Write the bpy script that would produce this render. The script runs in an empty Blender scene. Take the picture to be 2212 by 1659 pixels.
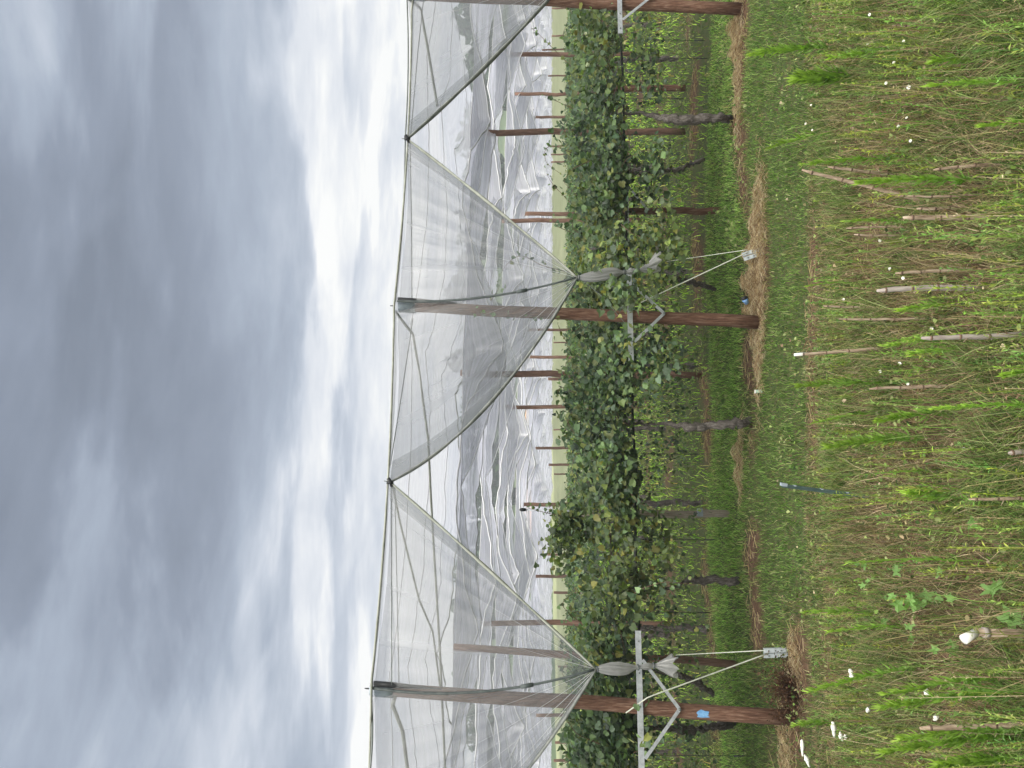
import bpy, math, random
import numpy as np
from mathutils import Vector, Matrix
R = math.radians
rng = np.random.default_rng(7); random.seed(7)
scene = bpy.context.scene
COL = scene.collection

# ------------------------------------------------------------------ camera
F = 1661.0                       # focal length in units of a 2212 x 1659 picture
CAM_H = 2.4
PITCH = math.atan(100 / F)
fwd = Vector((0, math.cos(PITCH), math.sin(PITCH)))
upv = Vector((0, -math.sin(PITCH), math.cos(PITCH)))
cam_d = bpy.data.cameras.new('camera'); cam = bpy.data.objects.new('camera', cam_d); COL.objects.link(cam)
cam_d.sensor_width = 36; cam_d.lens = 36 * F / 2212; cam_d.clip_start = 0.05; cam_d.clip_end = 3000
rt = -upv; up = Vector((1, 0, 0)); bk = -fwd       # the phone was held sideways: world up points to picture left
cam.matrix_world = Matrix(((rt.x, up.x, bk.x, 0), (rt.y, up.y, bk.y, 0), (rt.z, up.z, bk.z, CAM_H), (0, 0, 0, 1)))
scene.camera = cam

def P(x, y, D):
    """world point at distance D (metres along +Y) seen at x, y of the 2212 x 1659 photograph"""
    a = (829.5 - y) / F; b = (1106 - x) / F
    t = D / (fwd.y + b * upv.y)
    return Vector((a * t, D, CAM_H + t * (fwd.z + b * upv.z)))
def G(x, y, z=0.0):
    a = (829.5 - y) / F; b = (1106 - x) / F
    dz = fwd.z + b * upv.z; t = (z - CAM_H) / dz
    return Vector((a * t, t * (fwd.y + b * upv.y), z))

# ------------------------------------------------------------------ light
scene.view_settings.view_transform = 'Standard'; scene.view_settings.look = 'None'
scene.view_settings.exposure = 0.66; scene.view_settings.gamma = 1.0
SUN_EL, SUN_AZ = R(52), R(150)
W = bpy.data.worlds.new('World'); scene.world = W; W.use_nodes = True
nt = W.node_tree; N = nt.nodes; L = nt.links
for n in list(N): N.remove(n)
def nd(t, **k):
    n = N.new(t)
    for a, b in k.items(): setattr(n, a, b)
    return n
def mth(op, a, b=None, c=None, clamp=False):
    n = N.new('ShaderNodeMath'); n.operation = op; n.use_clamp = clamp
    for i, v in enumerate((a, b, c)):
        if v is None: continue
        if isinstance(v, (int, float)): n.inputs[i].default_value = v
        else: L.new(v, n.inputs[i])
    return n.outputs[0]
out = nd('ShaderNodeOutputWorld'); bg = nd('ShaderNodeBackground')
sky = nd('ShaderNodeTexSky', sky_type='NISHITA', sun_disc=False, sun_elevation=SUN_EL, sun_rotation=SUN_AZ)
tc = nd('ShaderNodeTexCoord'); sep = nd('ShaderNodeSeparateXYZ'); L.new(tc.outputs['Generated'], sep.inputs[0])
X_, Y_, Z_ = sep.outputs
zc = mth('MAXIMUM', Z_, 0.0)
den = mth('ADD', zc, 0.10)
comb = nd('ShaderNodeCombineXYZ')
L.new(mth('DIVIDE', X_, den), comb.inputs[0]); L.new(mth('DIVIDE', Y_, den), comb.inputs[1])
mp = nd('ShaderNodeMapping'); mp.inputs['Rotation'].default_value = (0, 0, R(-4)); mp.inputs['Scale'].default_value = (0.55, 1.1, 1); mp.inputs['Location'].default_value = (3.1, 1.7, 0)
L.new(comb.outputs[0], mp.inputs[0])
n1 = nd('ShaderNodeTexNoise'); n1.inputs['Scale'].default_value = 1.3; n1.inputs['Detail'].default_value = 6; n1.inputs['Roughness'].default_value = 0.52; n1.inputs['Distortion'].default_value = 0.35
L.new(mp.outputs[0], n1.inputs['Vector'])
n2 = nd('ShaderNodeTexNoise'); n2.inputs['Scale'].default_value = 3.2; n2.inputs['Detail'].default_value = 8; n2.inputs['Roughness'].default_value = 0.58
L.new(mp.outputs[0], n2.inputs['Vector'])
# elevation profile of the cloud deck: heavy overhead, a bright break low down
el = nd('ShaderNodeValToRGB'); cr = el.color_ramp; cr.interpolation = 'B_SPLINE'
def ramp(cr, pts):
    while len(cr.elements) > 1: cr.elements.remove(cr.elements[-1])
    for i, (p, c) in enumerate(pts):
        e = cr.elements[0] if i == 0 else cr.elements.new(p)
        e.position = p; e.color = (*c, 1) if isinstance(c, tuple) else (c, c, c, 1)
ramp(cr, [(0.0, 1.2), (0.20, 1.2), (0.24, 0.92), (0.275, 0.66), (0.32, 0.74), (0.36, 0.66), (0.40, 0.42), (0.46, 0.24), (0.53, 0.22), (0.60, 0.34), (1.0, 0.4)])
wob = mth('MULTIPLY_ADD', mth('SUBTRACT', n1.outputs[0], 0.5), 0.20, zc)
L.new(wob, el.inputs[0])
cs = nd('ShaderNodeCombineXYZ'); L.new(mth('MULTIPLY', X_, 2.6), cs.inputs[0]); L.new(mth('MULTIPLY_ADD', X_, 1.3, mth('MULTIPLY', Z_, 10.0)), cs.inputs[1]); L.new(Y_, cs.inputs[2])
n3 = nd('ShaderNodeTexNoise'); n3.inputs['Scale'].default_value = 1.5; n3.inputs['Detail'].default_value = 5; n3.inputs['Roughness'].default_value = 0.55; n3.inputs['Distortion'].default_value = 0.5
L.new(cs.outputs[0], n3.inputs['Vector'])
edge_ = nd('ShaderNodeMapRange', interpolation_type='SMOOTHSTEP'); edge_.inputs[1].default_value = 0.47; edge_.inputs[2].default_value = 0.565; edge_.inputs[3].default_value = -0.10; edge_.inputs[4].default_value = 0.13; L.new(n1.outputs[0], edge_.inputs[0])
f0 = mth('ADD', mth('MULTIPLY_ADD', mth('SUBTRACT', n1.outputs[0], 0.5), 0.85, el.outputs[0]), edge_.outputs[0])
f1 = mth('MULTIPLY_ADD', mth('SUBTRACT', n3.outputs[0], 0.5), 0.62, f0)
f2 = mth('MULTIPLY_ADD', mth('SUBTRACT', n2.outputs[0], 0.5), 0.55, f1, clamp=True)
cc = nd('ShaderNodeValToRGB')
ramp(cc.color_ramp, [(0.0, (0.150, 0.185, 0.250)), (0.28, (0.225, 0.270, 0.355)), (0.5, (0.345, 0.405, 0.505)), (0.72, (0.545, 0.60, 0.69)), (0.88, (0.77, 0.80, 0.85)), (1.0, (1.0, 1.0, 0.98))])
L.new(f2, cc.inputs[0])
# unseen sky overhead and behind the camera, made brighter to light the ground
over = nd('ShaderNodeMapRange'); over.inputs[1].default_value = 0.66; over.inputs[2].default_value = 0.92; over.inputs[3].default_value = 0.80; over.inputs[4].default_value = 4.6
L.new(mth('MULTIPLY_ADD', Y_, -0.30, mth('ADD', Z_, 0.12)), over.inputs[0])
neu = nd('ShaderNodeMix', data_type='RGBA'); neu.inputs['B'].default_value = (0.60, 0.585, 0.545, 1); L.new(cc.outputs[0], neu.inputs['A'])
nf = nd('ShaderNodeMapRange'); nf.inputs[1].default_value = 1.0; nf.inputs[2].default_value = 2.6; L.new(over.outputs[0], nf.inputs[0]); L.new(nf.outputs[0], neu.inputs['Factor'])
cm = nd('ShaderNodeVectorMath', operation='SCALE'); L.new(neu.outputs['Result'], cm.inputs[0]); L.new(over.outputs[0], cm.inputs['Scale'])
skys = nd('ShaderNodeVectorMath', operation='SCALE'); L.new(sky.outputs[0], skys.inputs[0]); skys.inputs['Scale'].default_value = 0.004
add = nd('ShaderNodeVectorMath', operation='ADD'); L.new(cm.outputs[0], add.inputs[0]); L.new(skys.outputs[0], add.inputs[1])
# background strength stays 0.1 (sky texture range); the clouds are scaled to it
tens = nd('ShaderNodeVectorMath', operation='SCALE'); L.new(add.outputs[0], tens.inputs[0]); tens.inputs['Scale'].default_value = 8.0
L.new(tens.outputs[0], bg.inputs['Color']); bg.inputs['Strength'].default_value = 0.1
L.new(bg.outputs[0], out.inputs[0])
sd = bpy.data.lights.new('sun', 'SUN'); sd.energy = 1.5; sd.angle = R(25); sd.color = (1, 0.965, 0.91)
so = bpy.data.objects.new('sun', sd); COL.objects.link(so)
sdir = Vector((math.sin(SUN_AZ) * math.cos(SUN_EL), math.cos(SUN_AZ) * math.cos(SUN_EL), math.sin(SUN_EL)))
so.rotation_euler = sdir.to_track_quat('Z', 'Y').to_euler()
scene.cycles.max_bounces = 7; scene.cycles.transparent_max_bounces = 24
scene.cycles.diffuse_bounces = 3; scene.cycles.glossy_bounces = 2

# ------------------------------------------------------------------ materials
def mat(name):
    m = bpy.data.materials.new(name); m.use_nodes = True
    m.node_tree.nodes.clear(); return m, m.node_tree.nodes, m.node_tree.links
def noise_mat(name, c1, c2, scale=6, stretch=(1, 1, 1), rough=0.8, metal=0.0, bump=0.3, detail=5, c3=None, spec=0.3):
    m, n, l = mat(name)
    o = n.new('ShaderNodeOutputMaterial'); b = n.new('ShaderNodeBsdfPrincipled'); l.new(b.outputs[0], o.inputs[0])
    t = n.new('ShaderNodeTexCoord'); p = n.new('ShaderNodeMapping'); p.inputs['Scale'].default_value = stretch
    l.new(t.outputs['Object'], p.inputs[0])
    z = n.new('ShaderNodeTexNoise'); z.inputs['Scale'].default_value = scale; z.inputs['Detail'].default_value = detail; z.inputs['Roughness'].default_value = 0.65
    l.new(p.outputs[0], z.inputs['Vector'])
    r = n.new('ShaderNodeValToRGB')
    ramp(r.color_ramp, [(0.32, c1), (0.68, c2)] if c3 is None else [(0.3, c1), (0.52, c2), (0.7, c3)])
    l.new(z.outputs[0], r.inputs[0]); l.new(r.outputs[0], b.inputs['Base Color'])
    b.inputs['Roughness'].default_value = rough; b.inputs['Metallic'].default_value = metal
    b.inputs['Specular IOR Level'].default_value = spec
    if bump:
        u = n.new('ShaderNodeBump'); u.inputs['Strength'].default_value = bump; u.inputs['Distance'].default_value = 0.01
        l.new(z.outputs[0], u.inputs['Height']); l.new(u.outputs[0], b.inputs['Normal'])
    return m
M = {}
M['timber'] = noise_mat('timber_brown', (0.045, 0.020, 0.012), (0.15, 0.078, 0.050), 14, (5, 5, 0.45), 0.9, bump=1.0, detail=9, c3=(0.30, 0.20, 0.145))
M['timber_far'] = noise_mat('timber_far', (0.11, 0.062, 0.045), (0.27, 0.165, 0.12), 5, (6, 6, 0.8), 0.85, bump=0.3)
M['weathered'] = noise_mat('timber_weathered', (0.20, 0.16, 0.12), (0.46, 0.40, 0.33), 9, (9, 9, 0.8), 0.9, bump=0.6)
M['bark'] = noise_mat('vine_bark', (0.022, 0.018, 0.015), (0.115, 0.10, 0.088), 22, (2.5, 2.5, 0.6), 0.95, bump=1.0, detail=9, c3=(0.25, 0.23, 0.21))
M['cane_bark'] = noise_mat('cane_bark', (0.07, 0.045, 0.03), (0.20, 0.13, 0.09), 12, rough=0.8)
M['galv'] = noise_mat('galvanised_steel', (0.40, 0.42, 0.44), (0.62, 0.64, 0.66), 22, rough=0.42, metal=0.75, bump=0.08, spec=0.5)
M['plate'] = noise_mat('galvanised_plate', (0.42, 0.47, 0.50), (0.66, 0.71, 0.74), 25, rough=0.5, metal=0.3, bump=0.1, spec=0.5)
M['wire'] = noise_mat('wire_grey', (0.13, 0.145, 0.14), (0.24, 0.26, 0.25), 8, rough=0.5, metal=0.4, bump=0)
M['rope'] = noise_mat('stay_rope', (0.42, 0.44, 0.36), (0.62, 0.63, 0.54), 30, rough=0.7, bump=0.2)
M['black'] = noise_mat('black_plastic', (0.012, 0.013, 0.014), (0.03, 0.032, 0.034), 8, rough=0.45, bump=0.05)
M['darkcord'] = noise_mat('dark_cord', (0.035, 0.045, 0.045), (0.10, 0.115, 0.11), 10, rough=0.6, bump=0.1)
M['cap'] = noise_mat('cap_plastic', (0.20, 0.24, 0.28), (0.38, 0.43, 0.47), 10, rough=0.4, bump=0.15, spec=0.5)
M['hem'] = noise_mat('hem_webbing', (0.19, 0.20, 0.165), (0.36, 0.37, 0.32), 7, rough=0.7, bump=0.4)
M['hemd'] = noise_mat('hem_webbing_dark', (0.10, 0.11, 0.105), (0.26, 0.27, 0.245), 7, rough=0.7, bump=0.4)
M['bluepaint'] = noise_mat('blue_paint', (0.10, 0.25, 0.48), (0.22, 0.42, 0.66), 30, rough=0.6)
M['bluecup'] = noise_mat('blue_plastic', (0.16, 0.32, 0.62), (0.26, 0.44, 0.74), 20, rough=0.35, bump=0)
M['palegreen'] = noise_mat('pale_green_plastic', (0.36, 0.58, 0.45), (0.55, 0.72, 0.60), 20, rough=0.5, bump=0)
M['darkgreen'] = noise_mat('dark_green_plastic', (0.028, 0.055, 0.050), (0.075, 0.115, 0.105), 14, rough=0.4, bump=0.1, spec=0.5)
M['stalk'] = noise_mat('dry_stalk', (0.12, 0.08, 0.05), (0.36, 0.27, 0.19), 14, (4, 4, 0.8), 0.9, bump=0.9, detail=9, c3=(0.52, 0.43, 0.33))
M['stalkgrey'] = noise_mat('dry_stalk_grey', (0.22, 0.18, 0.16), (0.42, 0.37, 0.33), 10, (5, 5, 1), 0.85, bump=0.5)
M['whitepl'] = noise_mat('white_sleeve', (0.62, 0.60, 0.55), (0.78, 0.76, 0.70), 14, rough=0.6, bump=0.1)
M['petal'] = noise_mat('white_petal', (0.58, 0.58, 0.52), (0.74, 0.74, 0.68), 14, rough=0.7, bump=0)
M['yellow'] = noise_mat('flower_centre', (0.55, 0.42, 0.08), (0.6, 0.48, 0.12), 14, rough=0.8, bump=0)
M['straw'] = noise_mat('straw', (0.30, 0.22, 0.12), (0.52, 0.40, 0.25), 14, rough=0.9, bump=0)
M['clay'] = noise_mat('clay', (0.48, 0.27, 0.15), (0.60, 0.38, 0.24), 0.2, rough=0.95, bump=0)

def attr_leaf(name, back=(1.3, 1.35, 1.5), trans=0.35, rough=0.55, spec=0.35, sat_noise=True):
    m, n, l = mat(name)
    o = n.new('ShaderNodeOutputMaterial'); b = n.new('ShaderNodeBsdfPrincipled')
    a = n.new('ShaderNodeAttribute'); a.attribute_name = 'tint'
    g = n.new('ShaderNodeNewGeometry')
    v = n.new('ShaderNodeVectorMath'); v.operation = 'MULTIPLY'; v.inputs[1].default_value = back; l.new(a.outputs['Color'], v.inputs[0])
    mx = n.new('ShaderNodeMix'); mx.data_type = 'RGBA'
    l.new(g.outputs['Backfacing'], mx.inputs['Factor']); l.new(a.outputs['Color'], mx.inputs['A']); l.new(v.outputs[0], mx.inputs['B'])
    l.new(mx.outputs['Result'], b.inputs['Base Color']); b.inputs['Roughness'].default_value = rough; b.inputs['Specular IOR Level'].default_value = spec
    t = n.new('ShaderNodeBsdfTranslucent')
    v2 = n.new('ShaderNodeVectorMath'); v2.operation = 'MULTIPLY'; v2.inputs[1].default_value = (1.3, 1.5, 0.6); l.new(a.outputs['Color'], v2.inputs[0]); l.new(v2.outputs[0], t.inputs['Color'])
    s = n.new('ShaderNodeMixShader'); s.inputs[0].default_value = trans
    l.new(b.outputs[0], s.inputs[1]); l.new(t.outputs[0], s.inputs[2]); l.new(s.outputs[0], o.inputs[0])
    return m
M['leaf'] = attr_leaf('kiwi_leaf', back=(1.9, 1.75, 2.3), trans=0.25, rough=0.5, spec=0.45)
M['grass'] = attr_leaf('grass_blade', back=(1, 1, 1), trans=0.3, rough=0.7, spec=0.2)
M['weed'] = attr_leaf('weed_leaf', back=(1.1, 1.1, 1.2), trans=0.35, rough=0.6, spec=0.25)

def film(name, clear=0.45, tone=(0.86, 0.86, 0.90), streak=(40, 3), lo=0.75, hi=1.35, shiny=0.15):
    """thin plastic cover: see-through share varies in streaks where the film doubles and folds"""
    m, n, l = mat(name)
    o = n.new('ShaderNodeOutputMaterial'); u = n.new('ShaderNodeUVMap'); u.uv_map = 'st'
    p = n.new('ShaderNodeMapping'); p.inputs['Scale'].default_value = (streak[0], streak[1], 1); l.new(u.outputs[0], p.inputs[0])
    z = n.new('ShaderNodeTexNoise'); z.inputs['Scale'].default_value = 1; z.inputs['Detail'].default_value = 4; z.inputs['Roughness'].default_value = 0.6; l.new(p.outputs[0], z.inputs['Vector'])
    mr = n.new('ShaderNodeMapRange'); mr.inputs[1].default_value = 0.3; mr.inputs[2].default_value = 0.7; mr.inputs[3].default_value = clear * hi; mr.inputs[4].default_value = clear * lo
    l.new(z.outputs[0], mr.inputs[0])
    t = n.new('ShaderNodeBsdfTransparent'); t.inputs[0].default_value = (0.86, 0.87, 0.875, 1)
    tl = n.new('ShaderNodeBsdfTranslucent'); tl.inputs[0].default_value = (*tone, 1)
    d = n.new('ShaderNodeBsdfDiffuse'); d.inputs[0].default_value = (*[c * 0.85 for c in tone], 1)
    gl = n.new('ShaderNodeBsdfGlossy'); gl.inputs['Roughness'].default_value = 0.3; gl.inputs[0].default_value = (0.6, 0.6, 0.6, 1)
    bp = n.new('ShaderNodeBump'); bp.inputs['Strength'].default_value = 0.5; bp.inputs['Distance'].default_value = 0.03; l.new(z.outputs[0], bp.inputs['Height'])
    for q in (tl, d, gl): l.new(bp.outputs[0], q.inputs['Normal'])
    s0 = n.new('ShaderNodeMixShader'); s0.inputs[0].default_value = 0.35; l.new(tl.outputs[0], s0.inputs[1]); l.new(d.outputs[0], s0.inputs[2])
    s1 = n.new('ShaderNodeMixShader'); s1.inputs[0].default_value = shiny; l.new(s0.outputs[0], s1.inputs[1]); l.new(gl.outputs[0], s1.inputs[2])
    s2 = n.new('ShaderNodeMixShader'); l.new(mr.outputs[0], s2.inputs[0]); l.new(s1.outputs[0], s2.inputs[1]); l.new(t.outputs[0], s2.inputs[2])
    l.new(s2.outputs[0], o.inputs[0]); return m
M['film_front'] = film('cover_film_front', 0.62, (0.43, 0.445, 0.46), (22, 0.9), 0.95, 1.06)
M['film_roof'] = film('cover_film_roof', 0.52, (0.54, 0.55, 0.61), (1.5, 10), 0.6, 1.3)
M['film_back'] = film('cover_film_back', 0.34, (0.60, 0.61, 0.71), (1.3, 7), 0.3, 1.7)
M['film_bunch'] = film('cover_film_bunched', 0.12, (0.50, 0.50, 0.48), (14, 1.5), 0.2, 1.8)
M['filmline'] = noise_mat('film_seam', (0.34, 0.345, 0.36), (0.58, 0.58, 0.60), 2.5, rough=0.6, bump=0)
M['filmwhite'] = noise_mat('film_hem_white', (0.52, 0.53, 0.55), (0.74, 0.74, 0.76), 1.5, rough=0.6, bump=0)
M['crease'] = noise_mat('film_crease', (0.36, 0.37, 0.37), (0.48, 0.48, 0.48), 5, rough=0.6, bump=0)

# ------------------------------------------------------------------ mesh builder
class MB:
    def __init__(s): s.v = []; s.f = []; s.n = 0; s.c = []; s.uv = []
    def add(s, v, f, c=None, uv=None):
        v = np.asarray(v, float).reshape(-1, 3); f = np.asarray(f, int)
        s.v.append(v); s.f.append(f + s.n); s.n += len(v)
        if c is not None: s.c.append(np.broadcast_to(np.asarray(c, float), (len(v), 3)))
        if uv is not None: s.uv.append(np.asarray(uv, float))
        return s
    def box(s, c, size, rot=None):
        c = np.array(c, float); h = np.array(size, float) / 2
        v = np.array([[x, y, z] for x in (-1, 1) for y in (-1, 1) for z in (-1, 1)]) * h
        if rot is not None: v = v @ np.array(rot.to_3x3()).T
        s.add(v + c, [[0, 1, 3, 2], [4, 6, 7, 5], [0, 4, 5, 1], [2, 3, 7, 6], [0, 2, 6, 4], [1, 5, 7, 3]]); return s
    def tube(s, pts, r, seg=8, cap=True, c=None, flat=1.0, jitter=0.0):
        pts = np.array([list(p) for p in pts], float); k = len(pts)
        r = np.broadcast_to(np.asarray(r, float), (k,)) if np.ndim(r) == 0 else np.asarray(r, float)
        tan = np.gradient(pts, axis=0); tan /= (np.linalg.norm(tan, axis=1, keepdims=True) + 1e-9)
        ref = np.array([0, 0, 1.0]) if abs(tan[:, 2]).mean() < 0.8 else np.array([1.0, 0, 0])
        a = np.cross(tan, ref); a /= (np.linalg.norm(a, axis=1, keepdims=True) + 1e-9); b = np.cross(tan, a)
        th = np.linspace(0, 2 * math.pi, seg, endpoint=False)
        rr = r[:, None] * (1 + jitter * rng.standard_normal((k, seg)))
        v = pts[:, None, :] + rr[:, :, None] * (np.cos(th)[None, :, None] * a[:, None, :] + flat * np.sin(th)[None, :, None] * b[:, None, :])
        f = []
        for i in range(k - 1):
            for j in range(seg):
                f.append([i * seg + j, i * seg + (j + 1) % seg, (i + 1) * seg + (j + 1) % seg, (i + 1) * seg + j])
        v = v.reshape(-1, 3)
        if cap:
            v = np.vstack([v, pts[:1], pts[-1:]]); k0 = k * seg
            for j in range(seg):
                f.append([k0, (j + 1) % seg, j, k0]); f.append([k0 + 1, (k - 1) * seg + j, (k - 1) * seg + (j + 1) % seg, k0 + 1])
        if cap:
            q = np.array(f[:(k - 1) * seg]); t = np.array(f[(k - 1) * seg:])[:, :3]
            o = s.n; s.add(v, q, c); s.f.append(t + o)
        else: s.add(v, f, c)
        return s
    def grid(s, Pm, uv=None, c=None):
        a, b = Pm.shape[:2]; idx = np.arange(a * b).reshape(a, b)
        f = np.stack([idx[:-1, :-1], idx[1:, :-1], idx[1:, 1:], idx[:-1, 1:]], -1).reshape(-1, 4)
        s.add(Pm.reshape(-1, 3), f, c, None if uv is None else uv.reshape(-1, 2)); return s
    def mesh(s, name, smooth=True):
        me = bpy.data.meshes.new(name)
        v = np.vstack(s.v); me.vertices.add(len(v)); me.vertices.foreach_set('co', v.ravel())
        loops = np.concatenate([f.ravel() for f in s.f]); cnt = np.concatenate([np.full(len(f), f.shape[1]) for f in s.f])
        me.loops.add(len(loops)); me.loops.foreach_set('vertex_index', loops.astype(np.int32))
        me.polygons.add(len(cnt)); me.polygons.foreach_set('loop_start', np.concatenate([[0], np.cumsum(cnt)[:-1]]).astype(np.int32))
        me.polygons.foreach_set('loop_total', cnt.astype(np.int32))
        me.polygons.foreach_set('use_smooth', np.full(len(cnt), smooth))
        if s.c:
            c = np.vstack(s.c); at = me.attributes.new('tint', 'FLOAT_COLOR', 'POINT')
            at.data.foreach_set('color', np.hstack([c, np.ones((len(c), 1))]).ravel())
        if s.uv:
            uv = np.vstack(s.uv); u = me.uv_layers.new(name='st'); u.data.foreach_set('uv', uv[loops].ravel())
        me.update(calc_edges=True); return me
    def build(s, name, material, parent=None, smooth=True):
        me = s.mesh(name, smooth); me.materials.append(material)
        o = bpy.data.objects.new(name, me); COL.objects.link(o)
        if parent is not None: o.parent = parent; o.location = -parent.location
        return o
def tag(o, label=None, cat=None, group=None, kind=None):
    if label: o['label'] = label
    if cat: o['category'] = cat
    if group: o['group'] = group
    if kind: o['kind'] = kind
    return o
def thing(name, label, cat, loc, group=None):
    o = bpy.data.objects.new(name, None); COL.objects.link(o); o.location = loc; o.empty_display_size = 0.1
    return tag(o, label, cat, group)
def copy_tree(root):
    c = root.copy(); COL.objects.link(c)
    for ch in root.children:
        d = ch.copy(); COL.objects.link(d); d.parent = c
        for g in ch.children:
            e = g.copy(); COL.objects.link(e); e.parent = d
    return c
def lerp(a, b, t): return a + (b - a) * t
def noise1(n, rough=3): 
    x = np.linspace(0, 1, n); r = np.zeros(n)
    for k in range(1, rough + 1): r += rng.standard_normal() / k * np.sin(2 * math.pi * k * x + rng.uniform(0, 6))
    return r

# ------------------------------------------------------------------ leaves
LEAF = np.array([[0, -0.02, 0], [0.34, -0.16, 0.05], [0.56, 0.18, 0.09], [0.40, 0.66, 0.05], [0, 0.98, -0.10], [-0.40, 0.66, 0.05], [-0.56, 0.18, 0.09], [-0.34, -0.16, 0.05], [0, 0.42, -0.03]])
LEAF_F = np.array([[8, 0, 1, 2], [8, 2, 3, 4], [8, 4, 5, 6], [8, 6, 7, 0]])
def scatter(mb, pos, nrm, size, col, shape=LEAF, faces=LEAF_F, spin=None):
    n = len(pos); nrm = nrm / np.linalg.norm(nrm, axis=1, keepdims=True)
    t = rng.standard_normal((n, 3)) if spin is None else spin
    a = np.cross(nrm, t); a /= (np.linalg.norm(a, axis=1, keepdims=True) + 1e-9); b = np.cross(nrm, a)
    S = shape[None] * size[:, None, None]
    wob = 1 + 0.18 * rng.standard_normal((n, shape.shape[0], 1)) * (np.abs(shape[None, :, :1]) > 0.01)
    S = S * wob; S[:, :, 2] *= rng.uniform(0.3, 2.6, (n, 1))
    v = pos[:, None, :] + S[:, :, :1] * a[:, None] + S[:, :, 1:2] * b[:, None] + S[:, :, 2:] * nrm[:, None]
    f = faces[None] + (np.arange(n) * len(shape))[:, None, None]
    mb.add(v.reshape(-1, 3), f.reshape(-1, faces.shape[1]), np.repeat(col, len(shape), axis=0))
PAL = np.array([[0.045, 0.085, 0.035], [0.065, 0.115, 0.045], [0.085, 0.14, 0.05], [0.030, 0.06, 0.027], [0.125, 0.15, 0.045], [0.11, 0.18, 0.06], [0.085, 0.13, 0.075]])
def leafcol(n, bright=1.0, w=None):
    i = rng.choice(len(PAL), n, p=w); return PAL[i] * rng.uniform(0.75, 1.3, (n, 1)) * bright

# ================================================================== GROUND
def ground_z(x, y):
    z = 0.03 * np.sin(x * 1.1 + 0.4 * y) + 0.03 * np.sin(y * 0.9 + 1.3 * np.sin(x * 0.5)) + 0.012 * np.sin(4.1 * x + 1) * np.sin(3.7 * y)
    return z * np.clip((60 - y) / 40, 0, 1) 
def far_z(x, y):
    t = np.clip((y - 90) / 82, 0, 1)
    return t * (4.8 + 0.016 * np.clip(x, -80, 80))
ys = np.concatenate([np.linspace(-12, 2, 12), np.linspace(2.3, 16, 110), np.linspace(16.4, 62, 60), np.linspace(64, 200, 40), [240, 320, 480, 800, 1400]])
xs_n = np.linspace(-1, 1, 141)
gx = xs_n[None, :] * (12 + 1.0 * np.abs(ys)[:, None]); gy = np.repeat(ys[:, None], len(xs_n), 1)
gz = ground_z(gx, gy) + far_z(gx, gy)
gm, n, l = mat('orchard_ground')
o = n.new('ShaderNodeOutputMaterial'); b = n.new('ShaderNodeBsdfPrincipled'); l.new(b.outputs[0], o.inputs[0]); b.inputs['Roughness'].default_value = 0.95; b.inputs['Specular IOR Level'].default_value = 0.1
g = n.new('ShaderNodeNewGeometry'); sp = n.new('ShaderNodeSeparateXYZ'); l.new(g.outputs['Position'], sp.inputs[0])
def GN(scale, det=6, rough=0.6):
    z = n.new('ShaderNodeTexNoise'); z.inputs['Scale'].default_value = scale; z.inputs['Detail'].default_value = det; z.inputs['Roughness'].default_value = rough; l.new(g.outputs['Position'], z.inputs['Vector']); return z
za, zb, zc_ = GN(0.9), GN(14, 8, 0.7), GN(60, 4)
r1 = n.new('ShaderNodeValToRGB'); ramp(r1.color_ramp, [(0.3, (0.025, 0.04, 0.012)), (0.5, (0.055, 0.075, 0.025)), (0.62, (0.09, 0.07, 0.04)), (0.75, (0.12, 0.085, 0.055))]); l.new(zb.outputs[0], r1.inputs[0])
r2 = n.new('ShaderNodeValToRGB'); ramp(r2.color_ramp, [(0.3, (0.045, 0.026, 0.018)), (0.55, (0.11, 0.066, 0.042)), (0.75, (0.22, 0.15, 0.10))]); l.new(zb.outputs[0], r2.inputs[0])
at = n.new('ShaderNodeAttribute'); at.attribute_name = 'tint'; sc = n.new('ShaderNodeSeparateColor'); l.new(at.outputs['Color'], sc.inputs[0])
mx = n.new('ShaderNodeMix'); mx.data_type = 'RGBA'; l.new(sc.outputs[0], mx.inputs['Factor']); l.new(r1.outputs[0], mx.inputs['A']); l.new(r2.outputs[0], mx.inputs['B'])
fr = n.new('ShaderNodeValToRGB'); ramp(fr.color_ramp, [(0.3, (0.25, 0.28, 0.15)), (0.7, (0.34, 0.36, 0.21))]); l.new(GN(0.12, 6).outputs[0], fr.inputs[0])
mr = n.new('ShaderNodeMapRange'); mr.inputs[1].default_value = 55; mr.inputs[2].default_value = 66; l.new(sp.outputs[1], mr.inputs[0])
mx2 = n.new('ShaderNodeMix'); mx2.data_type = 'RGBA'; l.new(mr.outputs[0], mx2.inputs['Factor']); l.new(mx.outputs['Result'], mx2.inputs['A']); l.new(fr.outputs[0], mx2.inputs['B'])
l.new(mx2.outputs['Result'], b.inputs['Base Color'])
bu = n.new('ShaderNodeBump'); bu.inputs['Strength'].default_value = 0.8; bu.inputs['Distance'].default_value = 0.04; l.new(zb.outputs[0], bu.inputs['Height']); l.new(bu.outputs[0], b.inputs['Normal'])

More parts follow.
